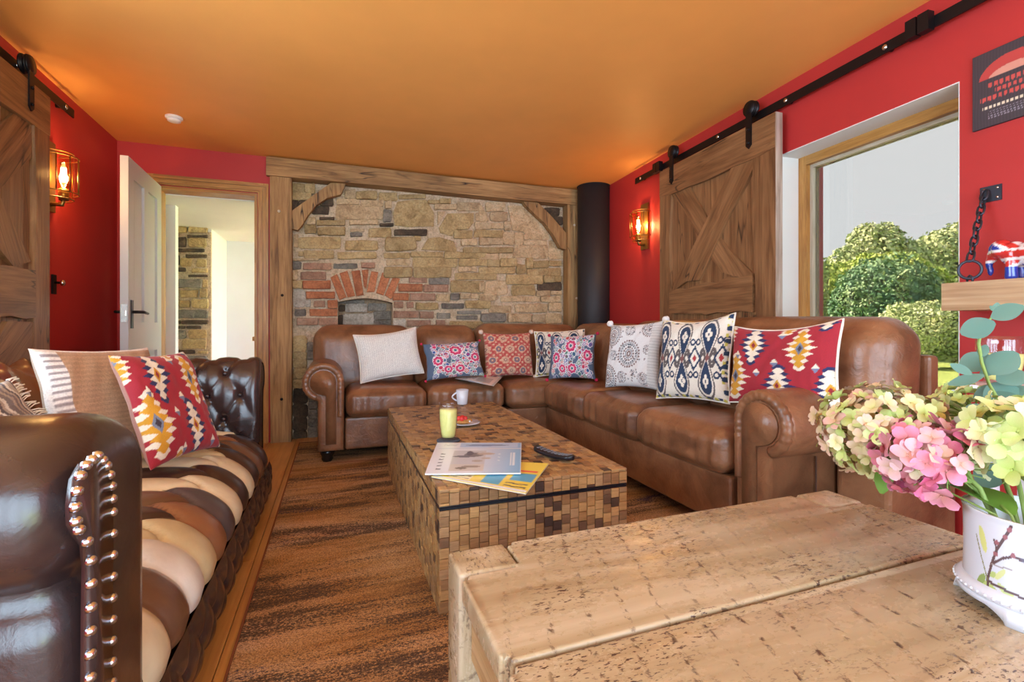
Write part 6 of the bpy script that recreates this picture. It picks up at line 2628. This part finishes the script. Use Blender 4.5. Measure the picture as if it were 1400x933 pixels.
def leaf_mesh(L, W, fold=.15, n=8, droop=.2):
    V, Fs = [], []
    for i in range(n + 1):
        f = i / n
        w = W * math.sin(PI * (f * .94 + .03)) ** .75
        for s in (-1, 0, 1):
            V.append((f * L, s * w, fold * abs(s) * w - droop * L * f * f))
    for i in range(n):
        for s in (0, 1):
            q = i * 3 + s
            Fs.append((q, q + 1, q + 4, q + 3))
    me = bpy.data.meshes.new('leaf')
    me.from_pydata(V, [], Fs)
    me.polygons.foreach_set('use_smooth', [True] * len(me.polygons))
    return me


# loose hydrangea leaf below the heads
lv = tag(thing('hydrangea_leaf', VTOP), 'single bright green leaf hanging below the big hydrangea head', 'leaf')
me = leaf_mesh(.062, .015, .5, 8, .15)
me.materials.append(M_GLEAF)
p0 = EYE + ray(1212, 632) * .93
p1 = EYE + ray(1205, 676) * .92
link('blade', me, None, lv, frame(p0, p1 - p0, EYE - p0))
bm_ = VTOP + Vector((-.05, .03, 0))
tube('stalk', [VC + Vector((-.02, .01, .06)), bm_, (bm_ + p0) / 2, p0, p0 + (p1 - p0) * .1], .002, M_STEM, lv, 6)
# big leaves between the heads
lv2 = tag(thing('hydrangea_leaf', VTOP), 'broad green leaf in the shade under the pink hydrangea head', 'leaf')
me = leaf_mesh(.11, .045, .25, 8, .25)
me.materials.append(M_GLEAF)
p0 = VTOP + Vector((-.03, .02, .0))
p1 = EYE + ray(1318, 640) * .86
link('blade', me, None, lv2, frame(p0, p1 - p0, (0, -.4, 1)))
tube('stalk', [VC + Vector((-.01, 0, .06)), p0, p0 + (p1 - p0) * .2], .0025, M_STEM, lv2, 6)

# eucalyptus
eu = tag(thing('eucalyptus_sprig', VTOP), 'sprig of round blue-green eucalyptus leaves rising above the hydrangeas', 'foliage')
sp_px = [(1392, 600), (1372, 560), (1352, 525), (1342, 495), (1338, 470), (1342, 448), (1358, 432), (1366, 418)]
sp = [VC + Vector((.01, .01, .06)), VTOP + Vector((.005, .02, .01))] + [EYE + ray(x, y) * .93 for (x, y) in sp_px[1:]]
tube('stem', sp, [.0035] * 3 + [.0028] * 3 + [.002] * 2 + [.0012], M_STEM, eu, 6)
er = random.Random(3)
rl_me = {}
for (x, y, ang, L, W) in ((1342, 446, 195, 38, 15), (1372, 432, 10, 34, 12), (1336, 490, 190, 36, 15), (1372, 503, 25, 40, 17), (1326, 516, 188, 40, 8), (1380, 518, 15, 34, 15),
                          (1350, 526, 180, 34, 9), (1372, 536, 200, 40, 18), (1392, 550, 10, 44, 22), (1396, 578, -20, 40, 22), (1352, 506, 30, 30, 7), (1364, 422, 70, 16, 5), (1370, 424, 20, 14, 4), (1360, 424, 150, 14, 4),
                          (1318, 506, 150, 26, 6), (1330, 560, 210, 26, 9), (1352, 650, 230, 40, 16), (1345, 480, 60, 20, 6)):
    t = .93 + er.uniform(-.04, .03)
    s = t / F_PX
    a = math.radians(ang)
    me = leaf_mesh(L * s, W * s, .12, 8, er.uniform(-.05, .15))
    me.materials.append(M_EUC)
    dx, dy = math.cos(a), math.sin(a)
    q0 = EYE + ray(x - dx * L / 2, y + dy * L / 2) * t
    q1 = EYE + ray(x + dx * L / 2, y - dy * L / 2) * (t + er.uniform(-.02, .02))
    nr = (EYE - q0).normalized() + Vector((er.uniform(-.3, .3), er.uniform(-.3, .3), er.uniform(.0, .5)))
    link('leaf', me, None, eu, frame(q0, q1 - q0, nr))
